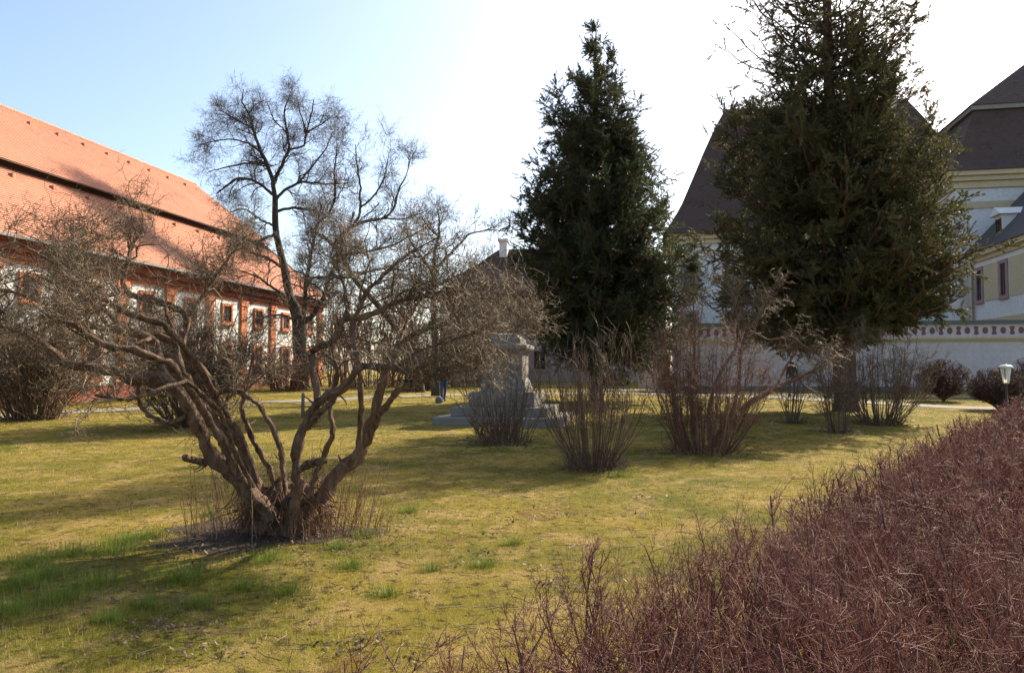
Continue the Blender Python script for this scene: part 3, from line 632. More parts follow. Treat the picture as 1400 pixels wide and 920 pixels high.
# ---- generic bare shrub
FEET = []
def bare_shrub(name, label, px, py, H, Wd, nst, mats, cat='shrub', r0=.014, foot=.3, lean=1.0, l1=7, l2=5, l3=3, tw=.004, jit=.10, crown0=.25, up=.12, group=None, curve=0.0, l1len=(.25, .7)):
    b = gnd(px, py); T = thing(name, label, cat, b, 0, group); T.location.z -= .02
    a = rng.random(nst) * 2 * np.pi; rr = np.sqrt(rng.random(nst)) * foot
    pos = np.stack([np.cos(a) * rr, np.sin(a) * rr, np.zeros(nst)], 1)
    tgt = np.stack([np.cos(a), np.sin(a), np.zeros(nst)], 1) * (np.sqrt(rng.random(nst)) * Wd * .5 * lean)[:, None]
    hh = H * (.55 + .45 * rng.random(nst)) * (1 - .25 * (np.linalg.norm(tgt, axis=1) / (Wd * .5 + 1e-6)) ** 2); tgt[:, 2] = hh
    K = 9; s = np.linspace(0, 1, K)
    Q = pos[:, None] + (tgt - pos)[:, None] * s[None, :, None]
    Q[:, :, :2] += (tgt[:, None, :2]) * (curve * np.sin(np.pi * s))[None, :, None]
    w = np.cumsum(rng.normal(size=(nst, K, 3)) * jit * .22, axis=1) * s[None, :, None] * H * .3; Q += w
    RQ = (r0 * (.6 + .7 * rng.random(nst)))[:, None] * np.linspace(1, .3, K)[None]
    nf = nst // 2 + 6; af = rng.random(nf) * 6.283; rf = np.sqrt(rng.random(nf)) * (foot + .12); Qf = np.empty((nf, 5, 3)); Qf[:, 0] = np.stack([np.cos(af) * rf, np.sin(af) * rf, np.zeros(nf)], 1)
    df = norm(np.stack([np.cos(af) * .5, np.sin(af) * .5, np.ones(nf) * .8], 1) + rng.normal(size=(nf, 3)) * .5); df[:, 2] = np.abs(df[:, 2])
    for k in range(1, 5): df = norm(df + rng.normal(size=(nf, 3)) * .3); Qf[:, k] = Qf[:, k - 1] + df * (H * (.05 + .16 * rng.random(nf)) / 4)[:, None]
    Qf[:, :, 2] = np.maximum(Qf[:, :, 2], .0); RF = np.full((nf, 5), r0 * .55); F1, FR1 = grow(Qf, RF, 5, .1, 1, .05 * H, .14 * H, (30, 80), .3, (0, 0, .05), 3, .6, tw); FEET.append((b[0], b[1], foot))
    A1, B1 = grow(Q, RQ, l1, crown0, 1, l1len[0] * H * .4, l1len[1] * H * .4, (18, 55), jit * 1.6, (0, 0, up), 5, .6, tw * 1.2)
    A2, B2 = grow(A1, B1, l2, .2, 1, .06 * H, .16 * H, (20, 60), jit * 1.8, (0, 0, up * .7), 4, .7, tw)
    nb = NB(); nb.tubes(Q, RQ, 5); nb.tubes(A1, B1, 3); nb.tubes(Qf, RF, 4); nb.tubes(F1, FR1, 3); tag(nb.build('stems', M[mats[0]], T), kind='stuff')
    nb = NB(); nb.tubes(A2, B2, 3)
    if l3:
        A3, B3 = grow(A2, B2, l3, .2, 1, .03 * H, .09 * H, (20, 70), jit * 2, (0, 0, up * .4), 2, .8, tw * .85); nb.tubes(A3, B3, 3)
    tag(nb.build('twigs', M[mats[1]], T), kind='stuff')
    return T
bare_shrub('whip_shrub', 'upright shrub of straight grey-brown whips in the open lawn', 810, 641, 2.5, 2.1, 110, ('shrub_stem', 'shrub_stem'), r0=.0085, foot=.36, l1=4, l2=3, l3=0, tw=.0036, jit=.11, crown0=.3, up=.3, curve=.15)
bare_shrub('low_shrub', 'bare shrub with a dark tangled foot in front of the monument steps', 690, 606, 2.4, 2.5, 70, ('shrub_stem', 'shrub_stem'), r0=.009, foot=.55, l1=4, l2=3, l3=0, tw=.0045, jit=.09, crown0=.2, up=.25)
bare_shrub('tangled_foot_growth', 'low dark reddish thicket at the foot of the monument shrub', 680, 603, .75, 1.5, 60, ('shrub_red', 'shrub_red'), r0=.008, foot=.5, l1=6, l2=4, l3=0, tw=.005, jit=.16)
bare_shrub('reddish_shrub', 'tall reddish-brown many-stemmed shrub with a dense dark foot before the wall', 960, 619, 3.0, 2.7, 85, ('shrub_red', 'shrub_red'), r0=.0125, foot=.55, l1=6, l2=4, l3=2, tw=.0042, jit=.17, crown0=.15, up=.15, curve=.1)
bare_shrub('fan_shrub', 'fan-shaped grey-brown shrub beside the reddish trunk of the big conifer', 1203, 580, 3.0, 3.3, 80, ('shrub_stem', 'shrub_stem'), r0=.014, foot=.6, l1=5, l2=4, l3=2, tw=.005, jit=.13, crown0=.25, up=.2, curve=.12)
bare_shrub('sapling_clump', 'small clump of thin saplings on the lawn between the reddish shrub and conifer', 1082, 578, 2.0, 1.7, 14, ('shrub_stem', 'shrub_stem'), r0=.016, foot=.22, l1=5, l2=4, l3=2, tw=.006, jit=.12)
bare_shrub('sapling_clump', 'thin leafless saplings rising in front of the big conifer trunk', 1146, 592, 2.6, 1.2, 22, ('shrub_stem', 'shrub_stem'), r0=.014, foot=.22, l1=6, l2=4, l3=2, tw=.0055, jit=.12)
bare_shrub('dense_shrub', 'dense dark rounded shrub beside the far path', 45, 573, 4.4, 5.2, 95, ('shrub_stem', 'old_twig'), r0=.024, foot=.7, l1=7, l2=6, l3=2, tw=.0095, jit=.2, crown0=.2, up=.05)
bare_shrub('round_shrub', 'rounded olive-brown shrub between the old shrub and the long building', 262, 582, 4.2, 4.6, 85, ('shrub_stem', 'old_twig'), r0=.024, foot=.6, l1=7, l2=6, l3=2, tw=.0095, jit=.2, crown0=.25, up=.05)
bare_shrub('bush', 'reddish bush at the foot of the tall bare tree', 392, 534, 2.4, 3.6, 60, ('shrub_red', 'shrub_red'), r0=.03, foot=.9, l1=7, l2=6, l3=0, tw=.015, jit=.2)
bare_shrub('bush', 'dark narrow bush on the far lawn edge left of the walker', 573, 534, 2.3, 2.2, 60, ('ball_twig', 'ball_twig'), r0=.03, foot=.7, l1=8, l2=7, l3=0, tw=.016, jit=.16)
bare_shrub('bush', 'wide brown thicket along the far path near the house', 505, 528, 7.5, 10.0, 80, ('shrub_red', 'shrub_stem'), r0=.04, foot=3.5, l1=7, l2=6, l3=0, tw=.022, jit=.2)
bare_shrub('bush', 'brown thicket standing in front of the steep-roofed house', 640, 527, 4.8, 9.0, 90, ('shrub_red', 'shrub_stem'), r0=.04, foot=3.5, l1=7, l2=6, l3=0, tw=.022, jit=.2)
bare_shrub('sprig', 'few thin bare sprigs standing alone beyond the hedge', 1121, 690, .75, .5, 5, ('shrub_stem', 'shrub_stem'), r0=.005, foot=.06, l1=4, l2=3, l3=0, tw=.002, jit=.2)
# the leaning limb of the reddish shrub, with its mop of fine twigs
b0 = gnd(985, 612); LLm = thing('leaning_shrub', 'dark shrub with a leaning limb and a mop of fine brown twigs', 'shrub', b0); Dl = b0[1]; iv = -b0
lim = [pl(l, Dl) * np.array([1, 1, 1, .52]) for l in (
 [(975,610,0,22),(990,585,0,20),(1010,562,.1,17),(1035,545,.2,15),(1060,530,.3,11),(1100,512,.4,9),(1125,500,.5,6),(1145,490,.5,3)],
 [(985,600,.1,16),(1000,570,.2,12),(1010,530,.3,10),(1012,495,.3,9),(1015,465,.4,8),(1030,440,.4,6),(1050,415,.5,4),(1060,395,.5,2)],
 [(970,600,.1,16),(968,570,.3,12),(975,530,.4,10),(990,500,.5,9),(1005,480,.5,8),(1010,445,.6,6),(1005,415,.6,5),(1000,395,.6,2)],
 [(950,600,.2,13),(945,560,.3,10),(948,510,.5,8),(950,460,.6,6),(948,420,.6,4),(950,380,.6,2)],
 [(1060,530,.3,7),(1075,500,.3,6),(1090,480,.4,5),(1085,462,.4,3)],
 [(1010,445,.6,6),(1050,465,.4,5),(1085,460,.3,5),(1100,475,.2,4),(1130,485,.1,3)])]
for l in lim: l[:, :3] += iv
Q0, S0 = limbs_to_arrays(lim, 16, .15)
w_ = np.array([.5, 2.2, 2.2, .8, .5, .8])
Q1, S1 = grow(Q0, S0, 16, .5, 1, .3, 1.0, (25, 75), .25, (0, 0, .15), 6, .5, .007, .3, w_)
Q2, S2_ = grow(Q1, S1, 7, .2, 1, .15, .5, (25, 75), .3, (0, 0, .05), 4, .6, .0055)
Q3, S3 = grow(Q2, S2_, 5, .2, 1, .08, .26, (25, 75), .3, (0, 0, .0), 3, .8, .0046)
nb = NB(); nb.tubes(Q0, S0, 8); nb.build('limbs', M['shrub_red'], LLm)
nb = NB(); nb.tubes(Q1, S1, 4); nb.tubes(Q2, S2_, 3); nb.tubes(Q3, S3, 3); tag(nb.build('twigs', M['old_twig'], LLm), kind='stuff')

# ---- clipped ball shrubs by the path
def ball_shrub(label, px, py, Wd, H, depth_shift=0):
    b = gnd(px, py); T = thing('clipped_bush', label, 'bush', b, 0, 'clipped bushes along the court wall')
    n = 90; a = rng.random(n) * 2 * np.pi; el = rng.random(n)
    K = 6; s = np.linspace(0, 1, K); ph = np.arccos(1 - 1.75 * el)
    tgt = np.stack([np.cos(a) * np.sin(ph) * Wd * .42, np.sin(a) * np.sin(ph) * Wd * .42, H * .55 + np.cos(ph) * H * .42], 1)
    Q = np.zeros((n, K, 3)); Q[:] = tgt[:, None] * s[None, :, None]; Q[:, :, 2] = tgt[:, 2:3] * (s ** .8)[None]
    Q += np.cumsum(rng.normal(size=Q.shape), 1) * .012
    R = np.linspace(.02, .008, K)[None].repeat(n, 0)
    A1, B1 = grow(Q, R, 9, .3, 1, .25 * H, .42 * H, (15, 60), .12, (0, 0, .08), 4, .6, .008, .5)
    A2, B2 = grow(A1, B1, 5, .3, 1, .08 * H, .18 * H, (15, 60), .15, (0, 0, .05), 2, .7, .0075, .3)
    def shear(P):
        c = np.array([0, 0, H * .55]); q = (P - c) / np.array([Wd * .5, Wd * .5, H * .46]); r = np.linalg.norm(q, axis=-1, keepdims=True)
        lim_ = .98 + .05 * rng.random(P.shape[:1] + (1, 1)); f = np.where(r > lim_, lim_ / np.maximum(r, 1e-6), 1); return c + (P - c) * f
    nb = NB(); nb.tubes(Q, R, 4); tag(nb.build('stems', M['shrub_stem'], T), kind='stuff')
    nb = NB(); nb.tubes(shear(A1), B1, 3); nb.tubes(shear(A2), B2, 3); tag(nb.build('twigs', M['ball_twig'], T), kind='stuff')
ball_shrub('dark clipped round bush standing against the court wall', 1290, 548, 2.3, 1.8)
ball_shrub('brown clipped round bush directly behind the path lantern', 1366, 561, 2.1, 1.6)
ball_shrub('dark clipped bush in front of the wall beyond the lantern', 1412, 549, 2.2, 1.9)

# ---- bare trees
def bare_tree(name, label, base, D, traced, n1, n2, n3, n4, Ls, tw, t0=.35, trop=.10):
    b = np.array([at(*base, D)[0], D, float(gz(at(*base, D)[0], D)) - .05]); T = thing(name, label, 'tree', b)
    lim = [pl(l, D) for l in traced]
    for l in lim[1:]: l[:, 3] *= .72
    lim[0][:, 3] *= np.linspace(1, .8, len(lim[0]))
    for l in lim: l[:, :3] -= b
    tr_ = [lim[0]]; P_, R_ = limbs_to_arrays(tr_, 20, .05); nb = NB(); nb.tubes(P_, R_, 14, None, .06); nb.build('trunk', M['tree_bark'], T)
    Pb, Rb = limbs_to_arrays(lim[1:], 18, .25)
    A1, B1 = grow(Pb, Rb, n1, t0, 1, *Ls[0], (25, 70), .26, (0, 0, trop), 8, .48, tw * 1.8, .35, np.linalg.norm(np.diff(Pb, axis=1), axis=2).sum(1))
    A2, B2 = grow(A1, B1, n2, .2, 1, *Ls[1], (25, 65), .24, (0, 0, trop * .8), 6, .6, tw * 1.3, .3)
    A3, B3 = grow(A2, B2, n3, .15, 1, *Ls[2], (25, 70), .24, (0, 0, trop * .5), 3, .65, tw, .3)
    nb = NB(); nb.tubes(Pb, Rb, 8); nb.tubes(A1, B1, 5); tag(nb.build('limbs', M['tree_bark'], T), kind='stuff')
    nb = NB(); nb.tubes(A2, B2, 3); nb.tubes(A3, B3, 3)
    if n4:
        A4, B4 = grow(A3, B3, n4, .2, 1, *Ls[3], (25, 70), .22, (0, 0, .02), 2, .8, tw * .85, .3); nb.tubes(A4, B4, 3)
    tag(nb.build('crown', M['tree_twig'], T), kind='stuff')
    return T
bare_tree('bare_tree', 'tall leafless tree with rounded crown in front of the long building', (410, 532), 45, [
 [(410,534,0,26),(411,505,0,19),(410,470,0,18),(410,450,0,19),(408,436,0,18),(402,420,.1,14),(397,409,.2,12),(389,368,.3,11),(382,340,.3,10.5),(377,320,.3,10),(376,290,.3,9.5),(376,267,.3,9)],
 [(376,272,.3,9),(373,246,.3,8),(365,225,0,7),(356,207,-.3,6),(346,176,-.5,5),(342,159,-.5,4),(330,140,-.5,3),(333,122,-.5,1.5)],
 [(374,252,.3,7.5),(380,236,.6,7),(388,220,.9,6),(396,205,1.2,5.5),(392,181,1.4,4.5),(388,150,1.5,3),(397,130,1.6,1.5)],
 [(396,205,1.2,4.5),(416,200,1.5,4),(419,181,1.8,3.5),(427,150,2,2.5),(429,136,2,1.5)],
 [(419,181,1.8,3),(440,170,1.8,2.5),(455,158,2,1.5)],
 [(376,268,.3,6.5),(360,255,-.3,5.5),(346,246,-.8,5),(325,243,-1.4,4.5),(310,254,-1.8,3.5),(296,265,-2,2)],
 [(364,224,0,4.5),(342,223,-1.0,4),(312,228,-2,3),(285,235,-2.5,1.5)],
 [(356,208,-.3,4.5),(342,197,-.9,4),(317,190,-1.5,3),(286,194,-2,2),(265,202,-2.4,1.2)],
 [(378,272,.3,6.5),(392,258,.9,5.5),(409,249,1.4,5),(448,252,2,3.5),(480,250,2.4,1.8)],
 [(346,176,-.5,3.5),(325,165,-1.2,3),(300,150,-1.6,1.8)],
 [(378,310,.3,5),(355,300,-.6,4),(335,285,-1.2,3),(315,290,-1.5,2)],
 [(410,452,0,13),(416,427,-.3,9),(418,389,-.5,7),(425,350,-.7,6),(432,315,-.8,4),(440,280,-.8,2)],
 [(409,448,0,13),(424,433,.5,10),(441,409,.9,8),(455,370,1.2,6.5),(470,330,1.5,5),(485,290,1.6,3)],
 [(397,409,.2,6),(375,395,-1,5),(355,380,-1.6,4),(330,370,-2,2)],
 [(408,440,0,6),(385,430,-1,4),(365,432,-1.8,3),(350,440,-2,1.5)],
 [(392,181,1.4,3),(375,165,1,2.5),(365,140,.8,1.5)],
 [(376,290,.3,6),(400,284,1,5),(430,288,1.6,4),(458,300,2,2)],
 [(377,320,.3,6),(352,330,-.8,5),(322,334,-1.6,3)],
 [(389,368,.3,6),(365,352,1,5),(342,345,1.8,3)],
 [(419,181,1.8,3),(412,160,1.5,2.5),(405,132,1.2,1.5)],
 [(409,249,1.4,4),(425,230,1.8,3.5),(445,205,2.2,2.5),(455,180,2.4,1.5)],
 ], 12, 8, 6, 2, ((.7, 2.2), (.5, 1.4), (.3, .9), (.2, .5)), .0055, .2, .0)
bare_tree('spreading_tree', 'wide-spreading leafless tree with dark forked limbs above the far thicket', (575, 536), 42, [
 [(575,538,0,14),(570,505,0,11),(552,462,0,10),(520,420,0,9),(484,382,0,8),(458,335,0,8)],
 [(458,338,0,9),(440,322,-.5,7),(428,318,-.8,6),(431,307,-1,5.5),(450,293,-1,5),(458,273,-1,4.5),(457,233,-1,3.5),(461,200,-1,1.8)],
 [(458,336,0,9),(470,315,.4,7.5),(484,307,.7,6.5),(505,302,1,5.5),(526,299,1.3,5),(540,285,1.5,4.5),(543,262,1.6,3.5),(556,240,1.6,2),(560,220,1.6,1.2)],
 [(484,307,.7,5.5),(492,293,.4,5),(493,257,.2,4),(488,225,.1,3),(486,198,0,1.5)],
 [(492,285,.4,4),(510,270,.2,3.5),(525,245,.1,2.5),(532,210,0,1.3)],
 [(457,350,0,6),(500,345,-1,5),(540,335,-1.6,4),(575,315,-2,2.5),(600,300,-2,1.3)],
 [(462,365,0,6),(490,375,1,5),(530,365,1.8,4),(570,350,2.2,2.5)],
 [(478,376,0,5),(425,380,-1,4),(405,370,-1.5,3)],
 [(526,299,1.3,4),(550,300,1.8,3),(580,290,2.2,2)],
 ], 9, 7, 5, 2, ((1.1, 2.9), (.6, 1.6), (.35, .9), (.2, .45)), .0065, .25, .10)
bare_tree('small_tree', 'small leafless tree with crooked twigs against the sky beside the white chimney', (596, 540), 37, [
 [(596,541,0,14),(596,500,0,11),(594,450,0,10),(592,400,0,9),(592,365,0,8)],
 [(592,368,0,7),(594,345,0,6),(600,325,0,5),(601,300,0,3.5),(598,285,0,1.5)],
 [(592,370,0,6),(605,358,.5,5.5),(625,338,.9,4.5),(640,320,1.2,3.5),(665,314,1.4,2),(692,316,1.5,1)],
 [(592,372,0,6),(575,350,-.5,5),(560,330,-1,3.5),(555,305,-1.2,2)],
 [(593,390,0,6),(620,380,-1,4.5),(650,365,-1.6,3),(675,350,-2,1.5)],
 [(594,395,0,5),(565,385,1,4),(540,375,1.5,2.5)],
 [(600,325,0,3.5),(585,310,.5,2.5),(575,295,.7,1.3)],
 ], 9, 7, 5, 2, ((.9, 2.3), (.5, 1.3), (.3, .75), (.15, .4)), .0065, .25, .10)

# ---- conifers
def spray_group(mat):
    g_ = np.random.default_rng(5); n = 46; t_ = np.concatenate([g_.random(n - 4) ** .9, [.97, .95, .99, .93]])
    base = np.stack([t_, g_.normal(size=n) * .015, g_.normal(size=n) * .015], 1)
    side = g_.choice([-1, 1], n); el = np.radians(24 + 34 * g_.random(n)); az = g_.normal(size=n) * .55
    dd = norm(np.stack([np.cos(el), side * np.sin(el) * np.cos(az), np.sin(el) * np.sin(az)], 1)); L = (.20 + .26 * g_.random(n)) * (1.1 - .5 * t_); w = .045 + .035 * g_.random(n)
    sd = norm(np.cross(dd, norm(g_.normal(size=dd.shape)))) * w[:, None]
    V = np.stack([base - sd * .5, base + sd * .5, base + dd * L[:, None]], 1).reshape(-1, 3); V = np.concatenate([V, [[0, -.012, 0], [0, .012, 0], [1.05, 0, 0]]])
    nb = NB(); nb.add(V, np.arange(len(V)).reshape(-1, 3), np.repeat(g_.random(n + 1), 3))
    me = mesh_np('spray', np.concatenate(nb.v), [np.concatenate(nb.f[3])], np.concatenate(nb.a), False); me.materials.append(M[mat])
    so_ = bpy.data.objects.new('spray', me)
    ng = bpy.data.node_groups.new('sprays', 'GeometryNodeTree'); ng.interface.new_socket('Geometry', in_out='INPUT', socket_type='NodeSocketGeometry'); ng.interface.new_socket('Geometry', in_out='OUTPUT', socket_type='NodeSocketGeometry')
    N_ = ng.nodes; gi, go = N_.new('NodeGroupInput'), N_.new('NodeGroupOutput'); oi = N_.new('GeometryNodeObjectInfo'); oi.inputs['Object'].default_value = so_
    ip = N_.new('GeometryNodeInstanceOnPoints'); ra = N_.new('GeometryNodeInputNamedAttribute'); ra.data_type = 'FLOAT_VECTOR'; ra.inputs['Name'].default_value = 'rot'
    sa = N_.new('GeometryNodeInputNamedAttribute'); sa.data_type = 'FLOAT'; sa.inputs['Name'].default_value = 'scl'; er = N_.new('FunctionNodeEulerToRotation')
    ng.links.new(gi.outputs[0], ip.inputs['Points']); ng.links.new(oi.outputs['Geometry'], ip.inputs['Instance']); ng.links.new(ra.outputs['Attribute'], er.inputs[0]); ng.links.new(er.outputs[0], ip.inputs['Rotation']); ng.links.new(sa.outputs['Attribute'], ip.inputs['Scale']); ng.links.new(ip.outputs[0], go.inputs[0])
    return ng
def conifer(name, label, bpx, D, trunk, prof, mat, nlimb, seedv, dens, droop=.0, twigl=(.5, 1.25), leaf=(.10, .20), airy=.55, keep=.55, thin=.45):
    global rng
    b = np.array([at(*bpx, D)[0], D, 0]); b[2] = float(gz(b[0], b[1])) - .05; T = thing(name, label, 'tree', b)
    rng_b = rng; rng = np.random.default_rng(seedv)
    tp = pl(trunk, D); tp[:, :3] -= b; Pt, Rt = limbs_to_arrays([tp], 30, .04)
    nb = NB(); nb.tubes(Pt, Rt, 18, None, .07); nb.build('trunk', M['conifer_bark'], T)
    # silhouette: (py, left px, right px) -> z, half widths
    ztab = np.array([at(0, p[0], D)[2] - b[2] for p in prof])[::-1]; lt = np.array([p[1] for p in prof])[::-1]; rt = np.array([p[2] for p in prof])[::-1]
    tz, tx = Pt[0, :, 2], Pt[0, :, 0]; ty = Pt[0, :, 1]
    zc = ztab[0] + (ztab[-1] - ztab[0]) * rng.random(nlimb * 8); wz = np.interp(zc, ztab, rt - lt) + 25
    zs = rng.choice(zc, size=nlimb, p=wz / wz.sum(), replace=False); az = rng.random(nlimb) * 2 * np.pi
    K = 10; s = np.linspace(0, 1, K); cx = np.interp(zs, tz, tx); cy = np.interp(zs, tz, ty)
    lx = np.interp(zs, ztab, lt); rx = np.interp(zs, ztab, rt)
    cpx = 700 + (b[0] + cx) / D * F
    hl = (cpx - lx) * D / F; hr_ = (rx - cpx) * D / F
    reach = np.where(np.cos(az) < 0, hl, hr_) * np.abs(np.cos(az)) + .5 * (hl + hr_) * (1 - np.abs(np.cos(az)))
    ln = np.maximum(reach, .12) * np.where(rng.random(nlimb) < .7, .80 + .22 * rng.random(nlimb), .35 + .5 * rng.random(nlimb))
    rel = (zs - ztab[0]) / (ztab[-1] - ztab[0])
    rise = ln * (.05 + .50 * rel) + droop * ln
    z0_ = np.maximum(zs - rise * .75, .5)
    Q = np.empty((nlimb, K, 3)); Q[:, :, 0] = cx[:, None] + np.cos(az)[:, None] * ln[:, None] * s; Q[:, :, 1] = cy[:, None] + np.sin(az)[:, None] * ln[:, None] * s
    Q[:, :, 2] = z0_[:, None] + rise[:, None] * (s ** 1.6)[None] - (.10 * ln)[:, None] * np.sin(np.pi * s)[None]
    Q += np.cumsum(rng.normal(size=Q.shape) * .05, 1) * (ln[:, None, None] * .4)
    RL = (.016 + .012 * ln)[:, None] * np.linspace(1, .25, K)[None]
    A1, B1 = grow(Q, RL, 8, .22, 1, *twigl, (25, 70), .18, (0, 0, .08 - droop), 5, .5, .008, .35)
    kz = np.clip(np.interp(A1[:, 0, 2], ztab, (rt - lt) / (rt - lt).max()) * 1.3, .14, 1)[:, None, None]; A1 = A1[:, :1] + (A1 - A1[:, :1]) * kz
    A2, B2 = grow(A1, B1, dens, .1, 1, .22, .60, (20, 65), .18, (0, 0, .06 - droop), 4, .6, .006, .3)
    nb = NB(); nb.tubes(Q, RL, 4); nb.tubes(A1[:, ::2], B1[:, ::2], 3); tag(nb.build('limbs', M['conifer_bark'], T), kind='stuff')
    # foliage: a feathery spray set on every branchlet
    Pn = np.concatenate([A2, A1[:, 1:]], 0); zz = (Pn[:, 0, 2] - ztab[0]) / (ztab[-1] - ztab[0]); Pn = Pn[rng.random(len(Pn)) > np.clip((zz - airy) * 2.2, 0, thin)]
    Kp = Pn.shape[1]; pos = np.concatenate([Pn[:, k] for k in range(0, Kp - 1)]); dv = np.concatenate([Pn[:, k + 1] - Pn[:, k] for k in range(0, Kp - 1)])
    kp = rng.random(len(pos)) < keep; pos, dv = pos[kp], dv[kp]; n = len(pos)
    d = norm(norm(dv) + rng.normal(size=dv.shape) * .30); s_ = norm(np.cross(d, rng.normal(size=d.shape))); u_ = np.cross(d, s_)
    rot = np.stack([np.arctan2(s_[:, 2], u_[:, 2]), np.arcsin(np.clip(-d[:, 2], -1, 1)), np.arctan2(d[:, 1], d[:, 0])], 1)
    scl = (leaf[0] + (leaf[1] - leaf[0]) * rng.random(n)) * np.clip(1.15 - .5 * zz.mean(), .6, 1.2)
    me = bpy.data.meshes.new('crown'); me.vertices.add(n); me.vertices.foreach_set('co', np.ascontiguousarray(pos, dtype=np.float32).ravel())
    a_ = me.attributes.new('rot', 'FLOAT_VECTOR', 'POINT'); a_.data.foreach_set('vector', np.ascontiguousarray(rot, dtype=np.float32).ravel())
    a_ = me.attributes.new('scl', 'FLOAT', 'POINT'); a_.data.foreach_set('value', np.ascontiguousarray(scl, dtype=np.float32)); me.update()
    o = link('crown', me, M[mat], T); tag(o, kind='stuff')
    md = o.modifiers.new('sprays', 'NODES'); md.node_group = spray_group(mat)
    rng = rng_b
    return T
conifer('conifer', 'dense dark pointed conifer rising behind the monument and whip shrub', (815, 549), 34,
 [(815,556,0,20),(815,520,0,17),(816,450,0,16),(818,350,0,13),(817,250,0,10),(815,150,0,7),(814,90,0,4),(815,40,0,1.5)],
 [(34,815,817),(60,803,828),(85,789,842),(110,776,850),(125,752,860),(150,744,872),(200,738,880),(230,722,892),(260,714,908),(300,704,918),(330,698,932),(380,700,944),(420,706,950),(455,714,950),(488,735,935)],
 'conifer', 420, 11, 5, 0.0, (.5, 1.25), (.24, .44), .55, .60, .50)
conifer('conifer', 'very tall broad conifer with a reddish trunk before the court wall', (1157, 562), 27.6,
 [(1157,566,0,36),(1157,545,0,29),(1155,500,0,27),(1150,420,0,24),(1143,320,0,21),(1138,220,0,17),(1134,120,0,14),(1131,0,0,11),(1128,-90,0,7),(1126,-165,0,2)],
 [(-172,1122,1130),(-140,1100,1152),(-90,1068,1188),(-40,1040,1215),(0,1018,1236),(50,984,1250),(80,980,1252),(115,988,1250),(150,990,1240),(190,972,1262),(240,966,1290),(290,962,1318),(340,955,1336),(380,968,1322),(410,985,1300),(440,1000,1250),(470,1060,1210)],
 'conifer2', 500, 23, 5, 0.02, (.5, 1.4), (.22, .42), .36, .62, .80)

# ---- the clipped bare hedge running off to the right
hs0 = np.array([-0.06, 2.74]); hd = norm(np.array([.593, .805])); hn = np.array([hd[1], -hd[0]])
HG = thing('bare_hedge', 'low clipped bare hedge of dense purplish-red twigs bordering the lawn', 'hedge', (hs0[0], hs0[1], 0))
def hedge_part(s0, s1, dens, n1, n2, k2, thick, hgt=.92):
    n = int((s1 - s0) * 1.62 * dens); ss = s0 + (s1 - s0) * rng.random(n); ww = 1.62 * rng.random(n)
    p = hd[None] * ss[:, None] + hn[None] * ww[:, None]
    K = 6; Q = np.zeros((n, K, 3)); Q[:, 0, :2] = p; Q[:, 0, 2] = gz(p[:, 0] + hs0[0], p[:, 1] + hs0[1])
    out = ((ww / 1.62 - .5) * .22)[:, None] * hn[None]
    d = norm(np.concatenate([out + rng.normal(size=(n, 2)) * .13, np.ones((n, 1))], 1)); h = hgt * (.62 + .38 * rng.random(n))
    for k in range(1, K): d = norm(d + rng.normal(size=(n, 3)) * .12); Q[:, k] = Q[:, k - 1] + d * (h / (K - 1))[:, None]
    R = np.linspace(.0075, .003, K)[None] * (.6 + .7 * rng.random(n))[:, None] * thick
    def trim(A):                # clipped to the top and sides of the hedge, each twig shortened rather than bent
        top = hgt * (1.0 + .05 * rng.random(len(A)) + np.where(rng.random(len(A)) > .994, .12, 0)); zb_ = A[:, 0, 2]; zt_ = A[:, :, 2].max(1)
        f = np.where(zt_ > top, np.clip((top - zb_) / np.maximum(zt_ - zb_, 1e-4), .12, 1), 1)
        wv = A[:, :, 0] * hn[0] + A[:, :, 1] * hn[1]; w0_ = wv[:, 0]; lo_, hi_ = wv.min(1), wv.max(1)
        f = np.minimum(f, np.where(lo_ < -.05, np.clip((w0_ + .05) / np.maximum(w0_ - lo_, 1e-4), .2, 1), 1)); f = np.minimum(f, np.where(hi_ > 1.66, np.clip((1.66 - w0_) / np.maximum(hi_ - w0_, 1e-4), .2, 1), 1))
        return A[:, :1] + (A - A[:, :1]) * f[:, None, None]
    Q = trim(Q)
    A1, B1 = grow(Q, R, n1, .35, 1, .14, .40, (20, 65), .20, (0, 0, .16), 4, .65, .0022 * thick, .35); A1 = trim(A1)
    A2, B2 = grow(A1, B1, n2, .2, 1, .05, .18, (20, 70), .22, (0, 0, .12), k2, .75, .0016 * thick, .3); A2 = trim(A2)
    return (Q, R), (A1, B1), (A2, B2)
ns, nw = NB(), NB()
for args in ((-.85, 3.0, 86, 8, 7, 3, .85), (3.0, 8.0, 48, 8, 6, 2, 1.25), (8.0, 15.0, 24, 8, 5, 2, 2.1), (15.0, 24.0, 12, 8, 4, 2, 3.1)):
    a_, b_, c_ = hedge_part(*args); ns.tubes(*a_, 5); nw.tubes(*b_, 3); nw.tubes(*c_, 3)
tag(ns.build('stems', M['hedge_stem'], HG), kind='stuff'); tag(nw.build('twigs', M['hedge_twig'], HG), kind='stuff')

